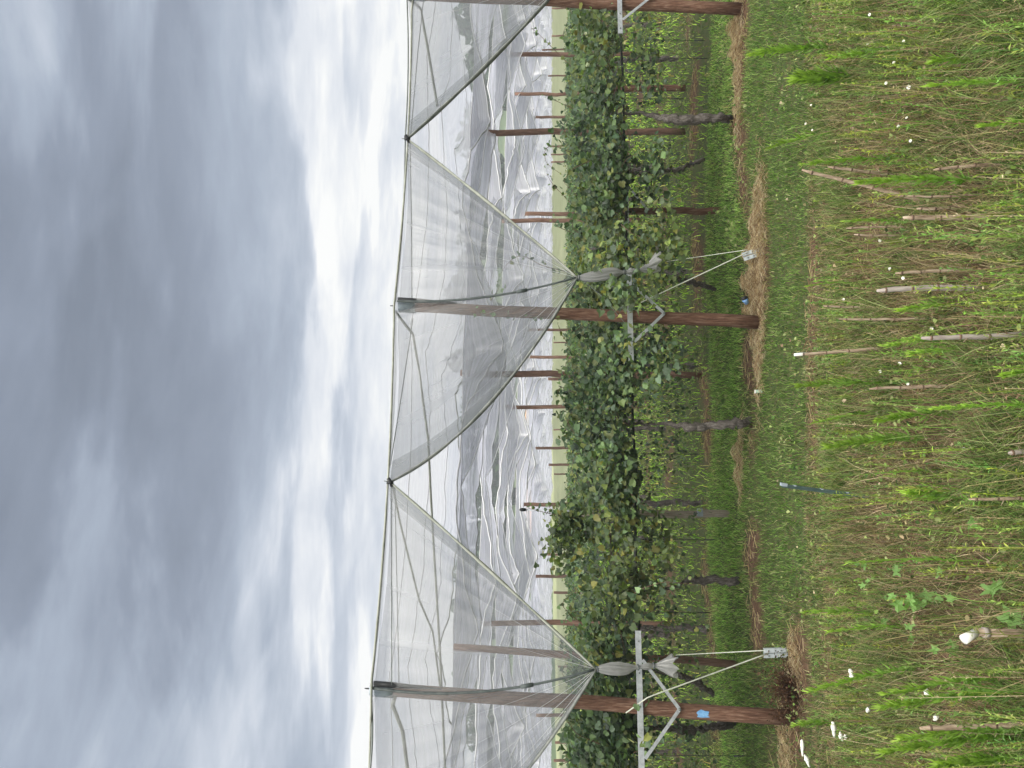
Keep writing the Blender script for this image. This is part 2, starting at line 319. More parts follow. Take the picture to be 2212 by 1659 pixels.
# bare soil: strips under the rows and a few patches, as metres on the ground
RD = np.array([0.965, 0.263]); KV = np.array([-0.75, 4.15]); R0 = np.array([0.93, 9.06])
PATCH = []
def patch(x, y, rx, ry, s=1.0):
    p = G(x, y); PATCH.append((p.x, p.y, rx, ry, s))
for q in [(1712, 1540, .75, .35), (1730, 1450, .6, .3), (1640, 640, .95, .30), (1650, 560, .7, .25), (1602, 40, .8, .4), (1598, 120, .9, .35),
          (1760, 560, .5, .16), (1760, 700, .7, .16), (1765, 900, .6, .15), (1850, 270, .5, .35), (1900, 1080, .5, .2), (1790, 1500, .7, .2), (2060, 1450, .35, .3), (2080, 930, .4, .3), (1960, 680, .3, .2), (1980, 1160, .5, .25), (1900, 430, .55, .35), (1860, 330, .5, .3), (2000, 880, .45, .3), (1880, 800, .4, .25), (2120, 1280, .35, .25), (1850, 1380, .4, .2), (1870, 520, .5, .3), (2110, 620, .3, .25)]:
    patch(*q)
def soil(x, y):
    x = np.asarray(x, float); y = np.asarray(y, float)
    wob = 0.14 * np.sin(1.9 * x + 0.5) + 0.09 * np.sin(5.3 * x) + 0.05 * np.sin(11 * x)
    s = np.zeros_like(x)
    for k, c0 in enumerate([9.72, 13.0, 17.1, 21.3, 25.4, 29.6, 33.7]):
        d = (y - (c0 + 0.18 * x + wob * (1 + 0.2 * k)))
        brk = np.clip(0.62 + 0.45 * np.sin(2.3 * x + 2.1 * k + 1) + 0.35 * np.sin(5.9 * x + k), 0.12, 1)
        s = np.maximum(s, brk * np.exp(-(d / ((0.32 + 0.1 * k) * (0.55 + 0.45 * brk))) ** 2) * (y < 45))
    for (px, py, rx, ry, a) in PATCH:
        s = np.maximum(s, a * np.exp(-(((x - px) / rx) ** 2 + ((y - py) / ry) ** 2)))
    return s
ml = rng.random(gx.shape)
tint = np.stack([np.clip(soil(gx, gy) * 1.5 - 0.15 + 0.25 * (ml - 0.5), 0, 1)] * 3, -1).reshape(-1, 3)
mb = MB(); mb.grid(np.stack([gx, gy, gz], -1)); mb.c = [tint]
mb.f = [mb.f[0][:, ::-1]]
tag(mb.build('ground', gm), kind='structure')

# ------------------------------------------------------------------ grass (nobody could count it)
def blades(mb, x, y, h, w, lean, col, seg=2):
    n_ = len(x); z = ground_z(x, y) - 0.01
    th = rng.uniform(0, 2 * math.pi, n_); lx = np.cos(th) * lean * h; ly = np.sin(th) * lean * h
    ph = rng.uniform(0, 2 * math.pi, n_); wx = np.cos(ph) * w; wy = np.sin(ph) * w
    lev = np.linspace(0, 1, seg + 1); V = []
    for t in lev[:-1]:
        cx = x + lx * t ** 1.8; cy = y + ly * t ** 1.8; cz = z + h * t * (1 - 0.25 * lean * t); k = (1 - 0.6 * t)
        V.append(np.stack([cx - wx * k, cy - wy * k, cz], -1)); V.append(np.stack([cx + wx * k, cy + wy * k, cz], -1))
    V.append(np.stack([x + lx, y + ly, z + h * (1 - 0.3 * lean)], -1))
    V = np.stack(V, 1); m_ = V.shape[1]; base = (np.arange(n_) * m_)[:, None]
    q = [np.array([[2 * i, 2 * i + 1, 2 * i + 3, 2 * i + 2]]) + base for i in range(seg - 1)]
    t3 = np.array([[m_ - 3, m_ - 2, m_ - 1]]) + base
    o_ = mb.n; mb.add(V.reshape(-1, 3), np.concatenate(q) if q else t3, np.repeat(col, m_, axis=0))
    if q: mb.f.append(t3 + o_)
def field(n_, d0, d1, pad=0.7):
    d = np.sqrt(rng.uniform(d0 * d0, d1 * d1, n_)); hw = d * 0.51 + pad
    return rng.uniform(-1, 1, n_) * hw, d
def clump(x, y, s=1.0, o=0.0):
    return (np.sin(2.1 * s * x + 1.3 * np.sin(1.7 * s * y + o)) * np.sin(1.9 * s * y + 1.1 * np.sin(2.3 * s * x + 2 + o)) + 0.5 * np.sin(6.1 * s * x + 3 * o) * np.sin(5.3 * s * y + o)) / 1.5
GREEN = np.array([[0.12, 0.20, 0.045], [0.17, 0.26, 0.06], [0.24, 0.30, 0.10], [0.08, 0.15, 0.035], [0.29, 0.33, 0.14]])
DRY = np.array([[0.42, 0.32, 0.19], [0.52, 0.42, 0.28], [0.30, 0.20, 0.13], [0.40, 0.34, 0.17], [0.24, 0.15, 0.10]])
def gcol(x, y, dryness):
    n_ = len(x); dry = rng.random(n_) < np.clip(dryness, 0, 1)
    c = GREEN[rng.integers(0, 5, n_)] * rng.uniform(0.75, 1.35, (n_, 1)); d = DRY[rng.integers(0, 5, n_)] * rng.uniform(0.7, 1.2, (n_, 1))
    return np.where(dry[:, None], d, c) * rng.choice([0.32, 0.6, 0.85, 1.05], (n_, 1))
mb = MB()
x, y = field(95000, 6.4, 12.5); k = soil(x, y); keep = rng.random(len(x)) > k * 1.15; x, y, k = x[keep], y[keep], k[keep]
dist = (y < 7.1) * 0.35
blades(mb, x, y, rng.uniform(0.04, 0.11, len(x)) * (1 + 0.5 * clump(x, y, 2)), 0.0035 * np.ones(len(x)), rng.uniform(0.2, 0.9, len(x)), gcol(x, y, 0.06 + 0.2 * (clump(x, y, 1.5, 1) > 0.3) + k * 0.5 + dist) * np.array([0.92, 1.08, 0.85]) * (1 + 0.9 * np.clip((y - 9.4) / 1.2, 0, 1))[:, None], 2)  # blades under the vines coloured lighter, making up for light missing there
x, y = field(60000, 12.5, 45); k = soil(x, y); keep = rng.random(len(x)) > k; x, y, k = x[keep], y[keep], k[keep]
blades(mb, x, y, rng.uniform(0.06, 0.20, len(x)), 0.0006 * y, rng.uniform(0.2, 0.9, len(x)), gcol(x, y, 0.06 + k * 0.4) * np.array([2.1, 2.4, 1.3]), 2)  # colour lifted under the back rows too, in place of light
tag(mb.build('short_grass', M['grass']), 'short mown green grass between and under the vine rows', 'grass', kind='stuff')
mb = MB()
x, y = field(120000, 2.6, 7.5); c_ = clump(x, y, 1.3, 0.7); k = soil(x, y); keep = rng.random(len(x)) > k * 0.75 + 0.35 * (clump(x, y, 2.3, 5.1) < -0.25); x, y, c_, k = x[keep], y[keep], c_[keep], k[keep]
h = (0.07 + 0.10 * rng.random(len(x)) + 0.17 * np.clip(c_, 0, 1)) * np.clip((8.2 - y) / 2.2, 0.45, 1.25)
blades(mb, x, y, h, rng.uniform(0.0018, 0.004, len(x)), rng.uniform(0.2, 1.3, len(x)), gcol(x, y, 0.52 - 0.55 * c_ + 0.5 * k), 3)
x, y = field(9000, 2.6, 6.6); c_ = clump(x, y, 1.3, 0.7)
blades(mb, x, y, rng.uniform(0.25, 0.5, len(x)), rng.uniform(0.0015, 0.003, len(x)), rng.uniform(0.1, 0.6, len(x)), gcol(x, y, 0.3 - 0.2 * c_), 3)
# leafy stems of annual weeds, green and dead, packed among the grass
def stems(mb, n_, d0, d1, hmin, hmax, greenp, nl=26):  # upright stems
    x, y = field(n_, d0, d1); c_ = clump(x, y, 1.2, 2.1) + 0.25 * rng.standard_normal(n_); kp = (c_ > 0.02) & (soil(x, y) < 0.3 + 0.3 * rng.random(n_)); x, y, c_ = x[kp], y[kp], c_[kp]; n_ = len(x)
    h = rng.uniform(hmin, hmax, n_) * (0.75 + 0.4 * np.clip(c_, 0, 1)) * np.clip((8.0 - y) / 2.6, 0.4, 1.15); gr = rng.random(n_) < greenp
    base = np.where(gr[:, None], np.array([[0.19, 0.28, 0.055]]) * rng.uniform(.55, 1.35, (n_, 1)) * np.stack([rng.uniform(.7, 1.35, n_), np.ones(n_), rng.uniform(.7, 1.5, n_)], -1), DRY[rng.integers(0, 5, n_)] * rng.uniform(.6, 1.1, (n_, 1)))
    z = ground_z(x, y); th = rng.uniform(0, 6.28, n_); le = rng.uniform(0, 0.28, n_) * h; tip = np.stack([x + np.cos(th) * le, y + np.sin(th) * le, z + h], -1); bot = np.stack([x, y, z], -1)
    w = 0.0025; V = np.stack([bot - [w, 0, 0], bot + [w, 0, 0], tip + [w * .4, 0, 0], tip - [w * .4, 0, 0]], 1); mb.add(V.reshape(-1, 3), np.arange(4 * n_).reshape(-1, 4), np.repeat(base, 4, axis=0))
    I = np.repeat(np.arange(n_), nl); m_ = len(I); q = rng.random(m_) ** 0.75; a = rng.uniform(0, 6.28, m_); L_ = rng.uniform(0.02, 0.055, m_) * (1.2 - 0.6 * q) * np.where(gr[I], 1, .6)
    p0 = bot[I] * (1 - q[:, None]) + tip[I] * q[:, None]; od = np.stack([np.cos(a), np.sin(a), rng.uniform(.2, 2.2, m_)], -1); od /= np.linalg.norm(od, axis=1, keepdims=True)
    sd_ = np.stack([-np.sin(a), np.cos(a), rng.uniform(-.6, .6, m_)], -1); mid = p0 + od * L_[:, None] * .5; e_ = p0 + od * L_[:, None]; e_[:, 2] -= L_ * .15
    V = np.stack([p0, mid + sd_ * L_[:, None] * .11, e_, mid - sd_ * L_[:, None] * .11], 1)
    mb.add(V.reshape(-1, 3), np.arange(4 * m_).reshape(-1, 4), np.repeat(base[I] * rng.uniform(.75, 1.3, (m_, 1)) * (0.8 + 0.45 * q[:, None]), 4, axis=0))
stems(mb, 2500, 2.7, 6.6, 0.28, 0.66, 0.78, 34)
stems(mb, 2300, 2.7, 7.2, 0.15, 0.35, 0.6, 18)
stems(mb, 500, 2.7, 6.8, 0.3, 0.6, 0.0, 10)
# broad small ground leaves among the blades
x, y = field(16000, 2.6, 8.2); c_ = clump(x, y, 1.1, 2.7); kp = c_ + 0.4 * rng.standard_normal(len(x)) > 0.1; x, y = x[kp], y[kp]
pos = np.stack([x, y, ground_z(x, y) + rng.uniform(0.03, 0.20, len(x))], -1)
nr = rng.standard_normal((len(x), 3)) * 0.5 + np.array([0, -0.2, 1])
scatter(mb, pos, nr, rng.uniform(0.010, 0.030, len(x)), gcol(x, y, 0.12) * 0.9)
tag(mb.build('rough_grass', M['grass']), 'tall rough grass and ground weeds, half dried, in front of the orchard', 'grass', kind='stuff')
# fallen straw and prunings lying on the soil strips
mb = MB(); x, y = field(90000, 5, 14.5); kp = soil(x, y) > 0.35 + 0.5 * rng.random(len(x)); x, y = x[kp], y[kp]
kp = rng.random(len(x)) < 0.32; x, y = x[kp], y[kp]
n_ = len(x); th = rng.uniform(0, math.pi, n_); ln = rng.uniform(0.02, 0.09, n_); z = ground_z(x, y) + rng.uniform(0.004, 0.05, n_)
dx, dy = np.cos(th) * ln, np.sin(th) * ln; dz = rng.uniform(-0.02, 0.03, n_)
V = np.stack([np.stack([x - dx, y - dy, z], -1), np.stack([x + dx, y + dy, z + dz], -1), np.stack([x + dx, y + dy, z + dz + 0.006], -1), np.stack([x - dx, y - dy, z + 0.006], -1)], 1)
mb.add(V.reshape(-1, 3), np.arange(4 * n_).reshape(-1, 4), np.repeat(DRY[rng.integers(0, 5, n_)] * rng.uniform(0.5, 1.15, (n_, 1)), 4, axis=0))
for (cx, cy, rx, ry, num, zz) in [(1638, 600, 0.85, 0.22, 4600, .15), (1650, 480, 0.75, 0.2, 2000, .1), (1600, 160, .9, .2, 1200, .07), (1650, 760, .8, .15, 1000, .06), (1700, 1600, .6, .2, 800, .07), (1598, 75, .5, .14, 1500, .12), (1722, 1430, .28, .12, 900, .08), (1612, 990, .5, .12, 900, .1)]:
    p = G(cx, cy); a = rng.standard_normal((num, 2)) * 0.5; x = p.x + a[:, 0] * rx; y = p.y + a[:, 1] * ry
    n_ = num; th = rng.uniform(0, math.pi, n_); ln = rng.uniform(0.015, 0.10, n_); z = ground_z(x, y) + rng.random(n_) * zz * np.exp(-(a ** 2).sum(1)) * (0.6 + 0.9 * np.sin(9 * x + 3) ** 2)
    dx, dy = np.cos(th) * ln, np.sin(th) * ln; dz = rng.uniform(-0.03, 0.05, n_)
    V = np.stack([np.stack([x - dx, y - dy, z], -1), np.stack([x, y, z + 0.03], -1), np.stack([x + dx, y + dy, z + dz], -1), np.stack([x, y, z + 0.036], -1)], 1)
    cc_ = np.array([[0.48, 0.36, 0.22], [0.24, 0.15, 0.09], [0.60, 0.50, 0.36]])[rng.integers(0, 3, n_)] * rng.uniform(0.7, 1.15, (n_, 1))
    mb.add(V.reshape(-1, 3), np.arange(4 * n_).reshape(-1, 4), np.repeat(cc_, 4, axis=0))
tag(mb.build('straw', M['grass']), 'brown straw and dead prunings lying on the bare soil strips', 'straw', kind='stuff')

mb = MB(); x, y = field(3600, 9.8, 22); kp = clump(x, y, .9, 3.3) > 0.0; x, y = x[kp], y[kp]
pos = np.repeat(np.stack([x, y, 0 * x], -1), 7, axis=0); pos += rng.standard_normal(pos.shape) * [.08, .08, 0]; pos[:, 2] = rng.uniform(.02, .30, len(pos)) * rng.uniform(.3, 1, len(pos))
scatter(mb, pos, rng.standard_normal(pos.shape) * .5 + [0, -.3, 1], rng.uniform(.015, .042, len(pos)), 0.8 * GREEN[rng.integers(0, 5, len(pos))] * rng.uniform(.7, 1.3, (len(pos), 1)))
tag(mb.build('undergrowth', M['grass'], smooth=False), 'low leafy weeds growing in patches under the vines', 'weeds', kind='stuff')

# ================================================================== FAR HILL
hx = np.linspace(-260, 260, 140); hy = np.linspace(150, 330, 40)
HX, HY = np.meshgrid(hx, hy)
t = np.clip((HY - 150) / 120, 0, 1)
HZ = 2 + 25 * t ** 1.1 * (1 + 0.10 * np.sin(HX * 0.021 + 1) + 0.06 * np.sin(HX * 0.06)) + 0.6 * np.sin(HX * 0.3) * np.sin(HY * 0.21)
mb = MB(); mb.grid(np.stack([HX, HY, HZ], -1)); mb.f = [mb.f[0][:, ::-1]]
hill_m = noise_mat('hill_grass', (0.050, 0.085, 0.045), (0.11, 0.15, 0.08), 0.06, rough=0.95, bump=0, c3=(0.17, 0.20, 0.11), spec=0.1)
tag(mb.build('hills', hill_m), kind='structure')
def hillz(x, y):
    t = np.clip((y - 150) / 120, 0, 1)
    return 2 + 25 * t ** 1.1 * (1 + 0.10 * np.sin(x * 0.021 + 1) + 0.06 * np.sin(x * 0.06))
mb = MB()
QUAD = np.array([[-.5, -.5, 0], [.5, -.4, 0.1], [.45, .5, 0], [-.5, .45, -.1]]); QF = np.array([[0, 1, 2, 3]])
nc = 150; cx = rng.uniform(-150, 150, nc); cy = np.where(rng.random(nc) < 0.6, rng.uniform(225, 280, nc), rng.uniform(165, 280, nc))
for i in range(nc):
    r_ = rng.uniform(2.6, 5.5); m_ = 120
    d = rng.standard_normal((m_, 3)); d /= np.linalg.norm(d, axis=1, keepdims=True); rr = r_ * rng.uniform(0.55, 1.05, (m_, 1))
    tall = rng.uniform(0.9, 1.7)
    pos = d * rr * np.array([1, 1, tall]) + np.array([cx[i], cy[i], hillz(cx[i], cy[i]) + r_ * tall * 0.8])
    scatter(mb, pos, d + 0.5 * rng.standard_normal((m_, 3)), rng.uniform(1.0, 2.4, m_), np.array([[0.035, 0.06, 0.035]]) * rng.uniform(0.6, 1.6) * rng.uniform(0.7, 1.3, (m_, 1)), QUAD, QF)
tag(mb.build('far_wood', M['weed']), 'distant dark tree belt on the hill, seen dimly through the plastic covers', 'wood', kind='stuff')
mb = MB(); a = np.linspace(0, 1, 40); bb = np.linspace(0, 1, 8); A, B = np.meshgrid(a, bb)
X0 = -44 + A * 40; Y0 = 183 + B * (16 * np.sin(A * math.pi) ** 0.5 * (1 + .3 * np.sin(A * 13)))
mb.grid(np.stack([X0, Y0, hillz(X0, Y0) + 0.9], -1)); mb.f = [mb.f[0][:, ::-1]]
tag(mb.build('clay_bank', M['clay']), 'bare orange clay bank on the far hillside', 'bank', kind='structure')

# ================================================================== POSTS
def timber(mb, base, top, r0, r1, seg=14, wob=0.006):
    k = 9; t = np.linspace(0, 1, k)[:, None]; b0 = np.array(base); tp = np.array(top)
    pts = b0 + (tp - b0) * t; pts[:, 0] += wob * rng.standard_normal(k); pts[:, 1] += wob * rng.standard_normal(k)
    mb.tube(pts, r0 + (r1 - r0) * t[:, 0], seg, jitter=0.012); return mb
def bar(mb, a, b, w, h_):
    a = Vector(a); b = Vector(b); d = (b - a); q = d.to_track_quat('X', 'Z').to_matrix()
    mb.box((a + b) / 2, (d.length, w, h_), q); return mb
FRONT = {}
def front_post(key, base_px, top_px, arm_x, arm_half, label, paint=False, cap=True):
    b0 = G(*base_px); D = b0.y; tp = P(top_px[0], top_px[1], D); b0.z = -0.05
    t = thing('trellis_post', label, 'post', b0, 'tall brown timber posts along the front row')
    timber(MB(), b0, tp, 0.080, 0.066).build('timber', M['timber'], t)
    if cap:
        mb = MB(); up_ = (tp - b0).normalized()
        mb.tube([tp - up_ * 0.24, tp - up_ * 0.02, tp + up_ * 0.012, tp + up_ * 0.022], [0.078, 0.076, 0.07, 0.03], 16); c = mb.build('post_cap', M['cap'], t)
        e = MB(); e.tube([tp + up_ * 0.02, tp + up_ * 0.075], [0.009, 0.006], 6); e.build('spike', M['black'], c).location = (0, 0, 0)
        e = MB(); off = Vector((0.072, -0.045, 0)); e.tube([tp + off - up_ * 0.0, tp + off - up_ * 0.25, tp + off * 0.9 - up_ * 0.75], [0.032, 0.03, 0.006], 10); e.build('strap', M['black'], t)
    # crossarm: folded galvanised channel, with two flat braces down to the post
    za = CAM_H - (arm_x - 1206) / F * D; tt = (za - b0.z) / (tp.z - b0.z); pc = b0.lerp(tp, tt)
    dirn = Vector((RD[0], RD[1], 0)); perp = Vector((RD[1], -RD[0], 0))
    c0 = pc + perp * 0.105
    mb = MB(); q = dirn.to_track_quat('X', 'Z').to_matrix()
    mb.box(c0 + perp * 0.0, (2 * arm_half, 0.004, 0.058), q)
    mb.box(c0 + Vector((0, 0, 0.0275)) - perp * 0.016, (2 * arm_half, 0.030, 0.004), q); mb.box(c0 - Vector((0, 0, 0.0275)) - perp * 0.016, (2 * arm_half, 0.030, 0.004), q)
    ao = mb.build('crossarm', M['galv'], t, smooth=False)
    for s_ in (-0.86, -0.45, 0.02, 0.45, 0.86):
        hb = MB(); p = c0 + dirn * arm_half * s_ + perp * 0.004; hb.tube([p, p + perp * 0.008], 0.009, 6)
        e = hb.build('bolt', M['wire'], ao); e.location = (0, 0, 0)
    low = pc + perp * 0.100 - Vector((0, 0, 0.40))
    for s_ in (-1, 1):
        mb = MB(); bar(mb, low, c0 + dirn * arm_half * 0.62 * s_ - Vector((0, 0, 0.035)) + perp * 0.008 * (1.5 + s_), 0.006, 0.034); mb.build('brace', M['galv'], t, smooth=False)
    mb = MB(); mb.tube([low - perp * 0.03, low + perp * 0.02], 0.016, 8); mb.build('brace_bolt', M['wire'], t)
    if paint:
        p = P(1518, 1543, D - 0.085); mb = MB()
        sh = np.array([[-.035, -.075], [.005, -.06], [.028, -.07], [.034, -.02], [.045, .015], [.03, .05], [.012, .068], [-.008, .05], [-.034, .06], [-.042, 0]])
        # a brushed patch wrapped on the round face
        vv = [[p.x, b0.y - 0.088, p.z]]
        for a_, b_ in sh * 0.95: vv.append([p.x + a_, b0.y - math.sqrt(max(0.0855 ** 2 - (p.x + a_ - (b0.lerp(tp, (p.z - b0.z) / (tp.z - b0.z))).x) ** 2, 0.0004)) + 0.001, p.z + b_])
        fs = [[0, i + 1, (i + 1) % 10 + 1] for i in range(10)]
        mb.add(vv, fs); mb.build('paint_mark', M['bluepaint'], t)
    FRONT[key] = dict(base=b0, top=tp, D=D, arm=c0, dirn=dirn, perp=perp, obj=t); return t
front_post('L', (1712, 1550), (803, 1488), 1379, 0.76, 'tall brown post carrying a blue paint mark, beneath the lower hanging cover in the photo', paint=True)
front_post('R', (1645, 697), (856, 661), 1358, 0.58, 'tall brown post standing beside the straw heap with the blue cup')
front_post('E', (1602, 21), (880, -12), 1336, 0.55, 'tall brown post cut off by the top edge of the photo')

# short posts under the vines
def short_post(px, py, topx, lab, m_='timber', r=0.05, arm=True, w=0.5):
    b0 = G(px, py); b0.z = -0.05; tp = P(topx, py, b0.y)
    t = thing('vine_post', lab, 'post', b0, 'short posts under the vines')
    timber(MB(), b0, tp, r, r * 0.92, 10).build('timber', M[m_], t)
    if arm:
        mb = MB(); c0 = tp + Vector((0, -0.07, -0.06)); bar(mb, c0 - Vector((RD[0], RD[1], 0)) * w, c0 + Vector((RD[0], RD[1], 0)) * w, 0.03, 0.045); mb.build('crossarm', M['galv'], t, False)
        mb = MB(); bar(mb, c0 + Vector((0, 0, -0.3)), c0 + Vector((RD[0], RD[1], 0)) * w * .8 + Vector((0, -0.01, -0.02)), 0.006, 0.03); mb.build('brace', M['galv'], t, False)
    return t
short_post(1556, 456, 1345, 'short dark brown post under the vines, upright beyond the narrow straw strip', r=0.052)
short_post(1482, 191, 1300, 'short brown post standing in deeper grass nearer the top edge', r=0.06, arm=False)
short_post(1478, 809, 1330, 'short brown post in line beneath the second tall far post', r=0.06, arm=False)
t = short_post(1582, 1110, 1235, 'pale weathered grey post carrying a thin riser pipe with black sprinkler tip', 'weathered', 0.052, False)
Dp = t.location.y
mb = MB(); mb.tube([P(1345, 1106, Dp - 0.06), P(1240, 1104, Dp - 0.06), P(1130, 1101, Dp - 0.06)], 0.012, 8); rp = mb.build('riser_pipe', M['galv'], t)
mb = MB(); mb.tube([P(1136, 1101, Dp - 0.06), P(1127, 1101, Dp - 0.06), P(1122, 1101, Dp - 0.06)], [0.02, 0.026, 0.012], 8); mb.build('sprinkler_tip', M['black'], rp).location = (0, 0, 0)
mb = MB(); p = P(1512, 1107, Dp - 0.062); mb.box(p, (0.10, 0.05, 0.075)); mb.build('clamp_box', M['cap'], t, False)

# tall posts farther in: (x_top, y_top, y_base, D, radius, label)
FAR = [
 (1020, 287, 287, 14.8, .062, 'thick brown post rising free beyond the gap between the two upper covers'),
 (995, 806, 812, 13.3, .060, 'thick brown post with its upper half behind the curved hem'),
 (980, 1396, 1430, 10.3, .050, 'slanting brown post behind the hanging cover tail nearest the blue marked post'),
 (1045, 1345, 1345, 16.4, .060, 'brown post just beyond the slanting post, reaching the straight hem'),
 (1095, 117, 118, 25, .075, 'brown post crossing the hem closest to the top edge'),
 (1112, 203, 203, 28, .065, 'slim brown post third in from the top edge'),
 (1151, 253, 253, 48, .085, 'short looking far post beside the thick free standing one'),
 (1084, 477, 477, 22, .065, 'darker and taller of the twin posts beside the upper hem'),
 (1121, 462, 462, 30, .085, 'shorter of the twin posts beside the upper hem'),
 (1080, 879, 879, 21.8, .060, 'medium brown post next to the free vine shoots in the middle gap'),
 (1129, 771, 772, 34, .075, 'slim post partly behind the curved hem folds'),
 (1138, 713, 713, 38, .070, 'thin pale post seen through the cover beside the right hand tall post'),
 (1184, 818, 820, 45, .10, 'stubby dark post just above the middle vines'),
 (1153, 968, 968, 48, .095, 'dark short post alone in the middle gap'),
 (1185, 1004, 1004, 52, .09, 'small dark post neighbouring the lone short one'),
 (1124, 1089, 1089, 32, .085, 'reddish post directly behind the grey riser pipe'),
 (1151, 1245, 1245, 46, .10, 'square topped far post in the lower open gap'),
 (1181, 1198, 1198, 55, .08, 'tiny far post between bushy shoot and lower open gap'),
 (1196, 1280, 1280, 50, .09, 'far post with a slanting stay in the lower gap'),
 (1151, 1545, 1545, 44, .10, 'far post seen through film below the blue marked post'),
 (1199, 1604, 1604, 50, .09, 'far post under the lowest hem in the photo'),
 (1196, 1643, 1643, 48, .09, 'far post closest to the bottom edge'),
]
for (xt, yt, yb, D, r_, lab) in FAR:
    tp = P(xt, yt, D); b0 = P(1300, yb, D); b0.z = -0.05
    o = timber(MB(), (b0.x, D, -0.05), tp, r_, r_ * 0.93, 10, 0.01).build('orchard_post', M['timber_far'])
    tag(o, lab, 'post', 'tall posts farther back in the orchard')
# thin distant posts in the pale field
for i, (xt, yy, D) in enumerate([(1192, 18, 58), (1171, 108, 60), (1192, 78, 62), (1184, 164, 64), (1190, 316, 62), (1190, 334, 66), (1190, 350, 60), (1196, 740, 58), (1196, 928, 62), (1197, 1024, 60), (1199, 1120, 64), (1205, 1440, 60)]):
    tp = P(xt, yy, D)
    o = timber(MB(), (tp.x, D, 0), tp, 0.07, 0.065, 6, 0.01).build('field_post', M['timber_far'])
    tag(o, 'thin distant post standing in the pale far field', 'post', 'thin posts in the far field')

# ================================================================== RAIN COVERS
def hemtube(parent, pts, r=0.02, m_='hem', name='hem_band', flat=1.0):
    mb = MB(); mb.tube(pts, r, 8, flat=flat); o = mb.build(name, M[m_]); o.parent = parent
    return o
def bez(a, b, bulge, n_=24):
    a, b, bulge = np.array(a), np.array(b), np.array(bulge); t = np.linspace(0, 1, n_)[:, None]
    return a + (b - a) * t + bulge * 4 * t * (1 - t)
FL, FR_, FE = FRONT['L'], FRONT['R'], FRONT['E']
def ridge_pt(x, y, D): return np.array(P(x, y, D))
topL = np.array(FL['top']); topR = np.array(FR_['top']); topE = np.array(FE['top'])
nodeB = np.array(P(843, 1041, 8.52)); nodeA = np.array(P(880, 301, 9.62)); nodeC = topL + (topL - nodeB) * np.array([1, 1, 0.0]) + np.array([0.1, 0, -0.1]); nodeZ = topE + (topE - nodeA)
gL = np.array(P(1287, 1445, FL['D'] - 0.30)); gR = np.array(P(1247, 600, FR_['D'] - 0.30)); gE = np.array(P(1222, -42, FE['D'] - 0.30))
cover = thing('rain_cover', 'front plastic rain cover stretched over the tall front posts and tied down in hanging tails', 'cover', (0, 9, 0))
def flap(nA, top, nB, g, bulgeA, bulgeB, sagA=0.06):
    nu, nv = 90, 40
    u = np.linspace(0, 1, nu); v = np.linspace(0, 1, nv)
    T = np.zeros((nu, 3))
    for i, s in enumerate(u):
        if s < 0.5: q = s / 0.5; T[i] = nA + (top - nA) * q; 
        else: q = (s - 0.5) / 0.5; T[i] = top + (nB - top) * q
        T[i, 2] -= sagA * math.sin(math.pi * q)
    Uu, Vv = np.meshgrid(u, v, indexing='ij')
    Pm = T[:, None, :] * (1 - Vv[..., None]) + g[None, None, :] * Vv[..., None]
    wA = np.clip(1 - 2 * Uu, 0, 1) ** 1.5; wB = np.clip(2 * Uu - 1, 0, 1) ** 1.5
    bl = (4 * Vv * (1 - Vv))
    Pm += (wA * bl)[..., None] * np.array(bulgeA) + (wB * bl)[..., None] * np.array(bulgeB)
    # billow and pleats that tighten towards the gather
    Pm[..., 1] += -0.10 * bl * np.sin(math.pi * Uu)
    pl = 0.011 * np.sin(2 * math.pi * (15 * Uu + 0.35 * np.sin(9 * Uu))) + 0.004 * np.sin(2 * math.pi * 37 * Uu + 1)
    Pm[..., 1] += pl * np.clip(Vv * 2.2, 0, 1) * (1 - Vv) ** 0.6
    Pm[..., 2] += 0.25 * pl * Vv * (1 - Vv)
    uv = np.stack([Uu, Vv], -1); mb = MB(); mb.grid(Pm, uv)
    o = mb.build('front_flap', M['film_front']); o.parent = cover; o.location = -cover.location
    for edge, rr_, mm in ((Pm[0], 0.026, 'hem'), (Pm[-1], 0.030, 'hemd')):
        k = len(edge); rad = rr_ * (0.75 + 0.5 * np.abs(np.sin(np.linspace(0.3, 9, k)))) * (0.7 + 0.5 * np.sin(math.pi * np.linspace(0.05, 0.95, k)))
        e = MB(); e.tube(edge + np.array([0, -0.01, 0]), rad, 8, flat=0.5); e = e.build('hem_band', M[mm]); e.parent = o
        # the film hangs doubled along the hem
        inner = Pm[4] if edge is Pm[0] or np.allclose(edge, Pm[0]) else Pm[-6]
        S = np.stack([edge + np.array([0, -0.012, 0]), (edge + inner) / 2 + np.array([0, -0.03, 0]), inner + np.array([0, -0.02, 0])], 1)
        d = MB(); d.grid(S, np.stack(np.meshgrid(np.linspace(0, 1, S.shape[0]), np.linspace(0, .1, 3), indexing='ij'), -1)[..., ::-1]); d = d.build('hem_fold', M['film_front']); d.parent = o
    for q in (0.16, 0.31, 0.62, 0.72, 0.82, 0.92):     # light creases fanning from the gather
        i = int(q * (nu - 1)); j0 = int(rng.uniform(8, 24)); e = MB(); e.tube(Pm[i, j0:] + np.array([0, -0.006, 0]), np.linspace(0.0006, 0.0022, nv - j0), 5); e = e.build('crease', M['crease']); e.parent = o
    # centre cord from post top to gather
    cpt = bez(top + np.array([0.05, -0.10, -0.02]), g + np.array([0, -0.02, 0.02]), [-0.10, -0.08, 0.0], 20)
    e = MB(); e.tube(cpt, np.linspace(0.016, 0.011, 20), 7); e = e.build('centre_cord', M['darkcord']); e.parent = o
    p = cpt[13]; p2 = cpt[14]; e = MB(); e.tube([p, p2], 0.022, 7); e = e.build('cord_toggle', M['darkcord']); e.parent = o
    return o
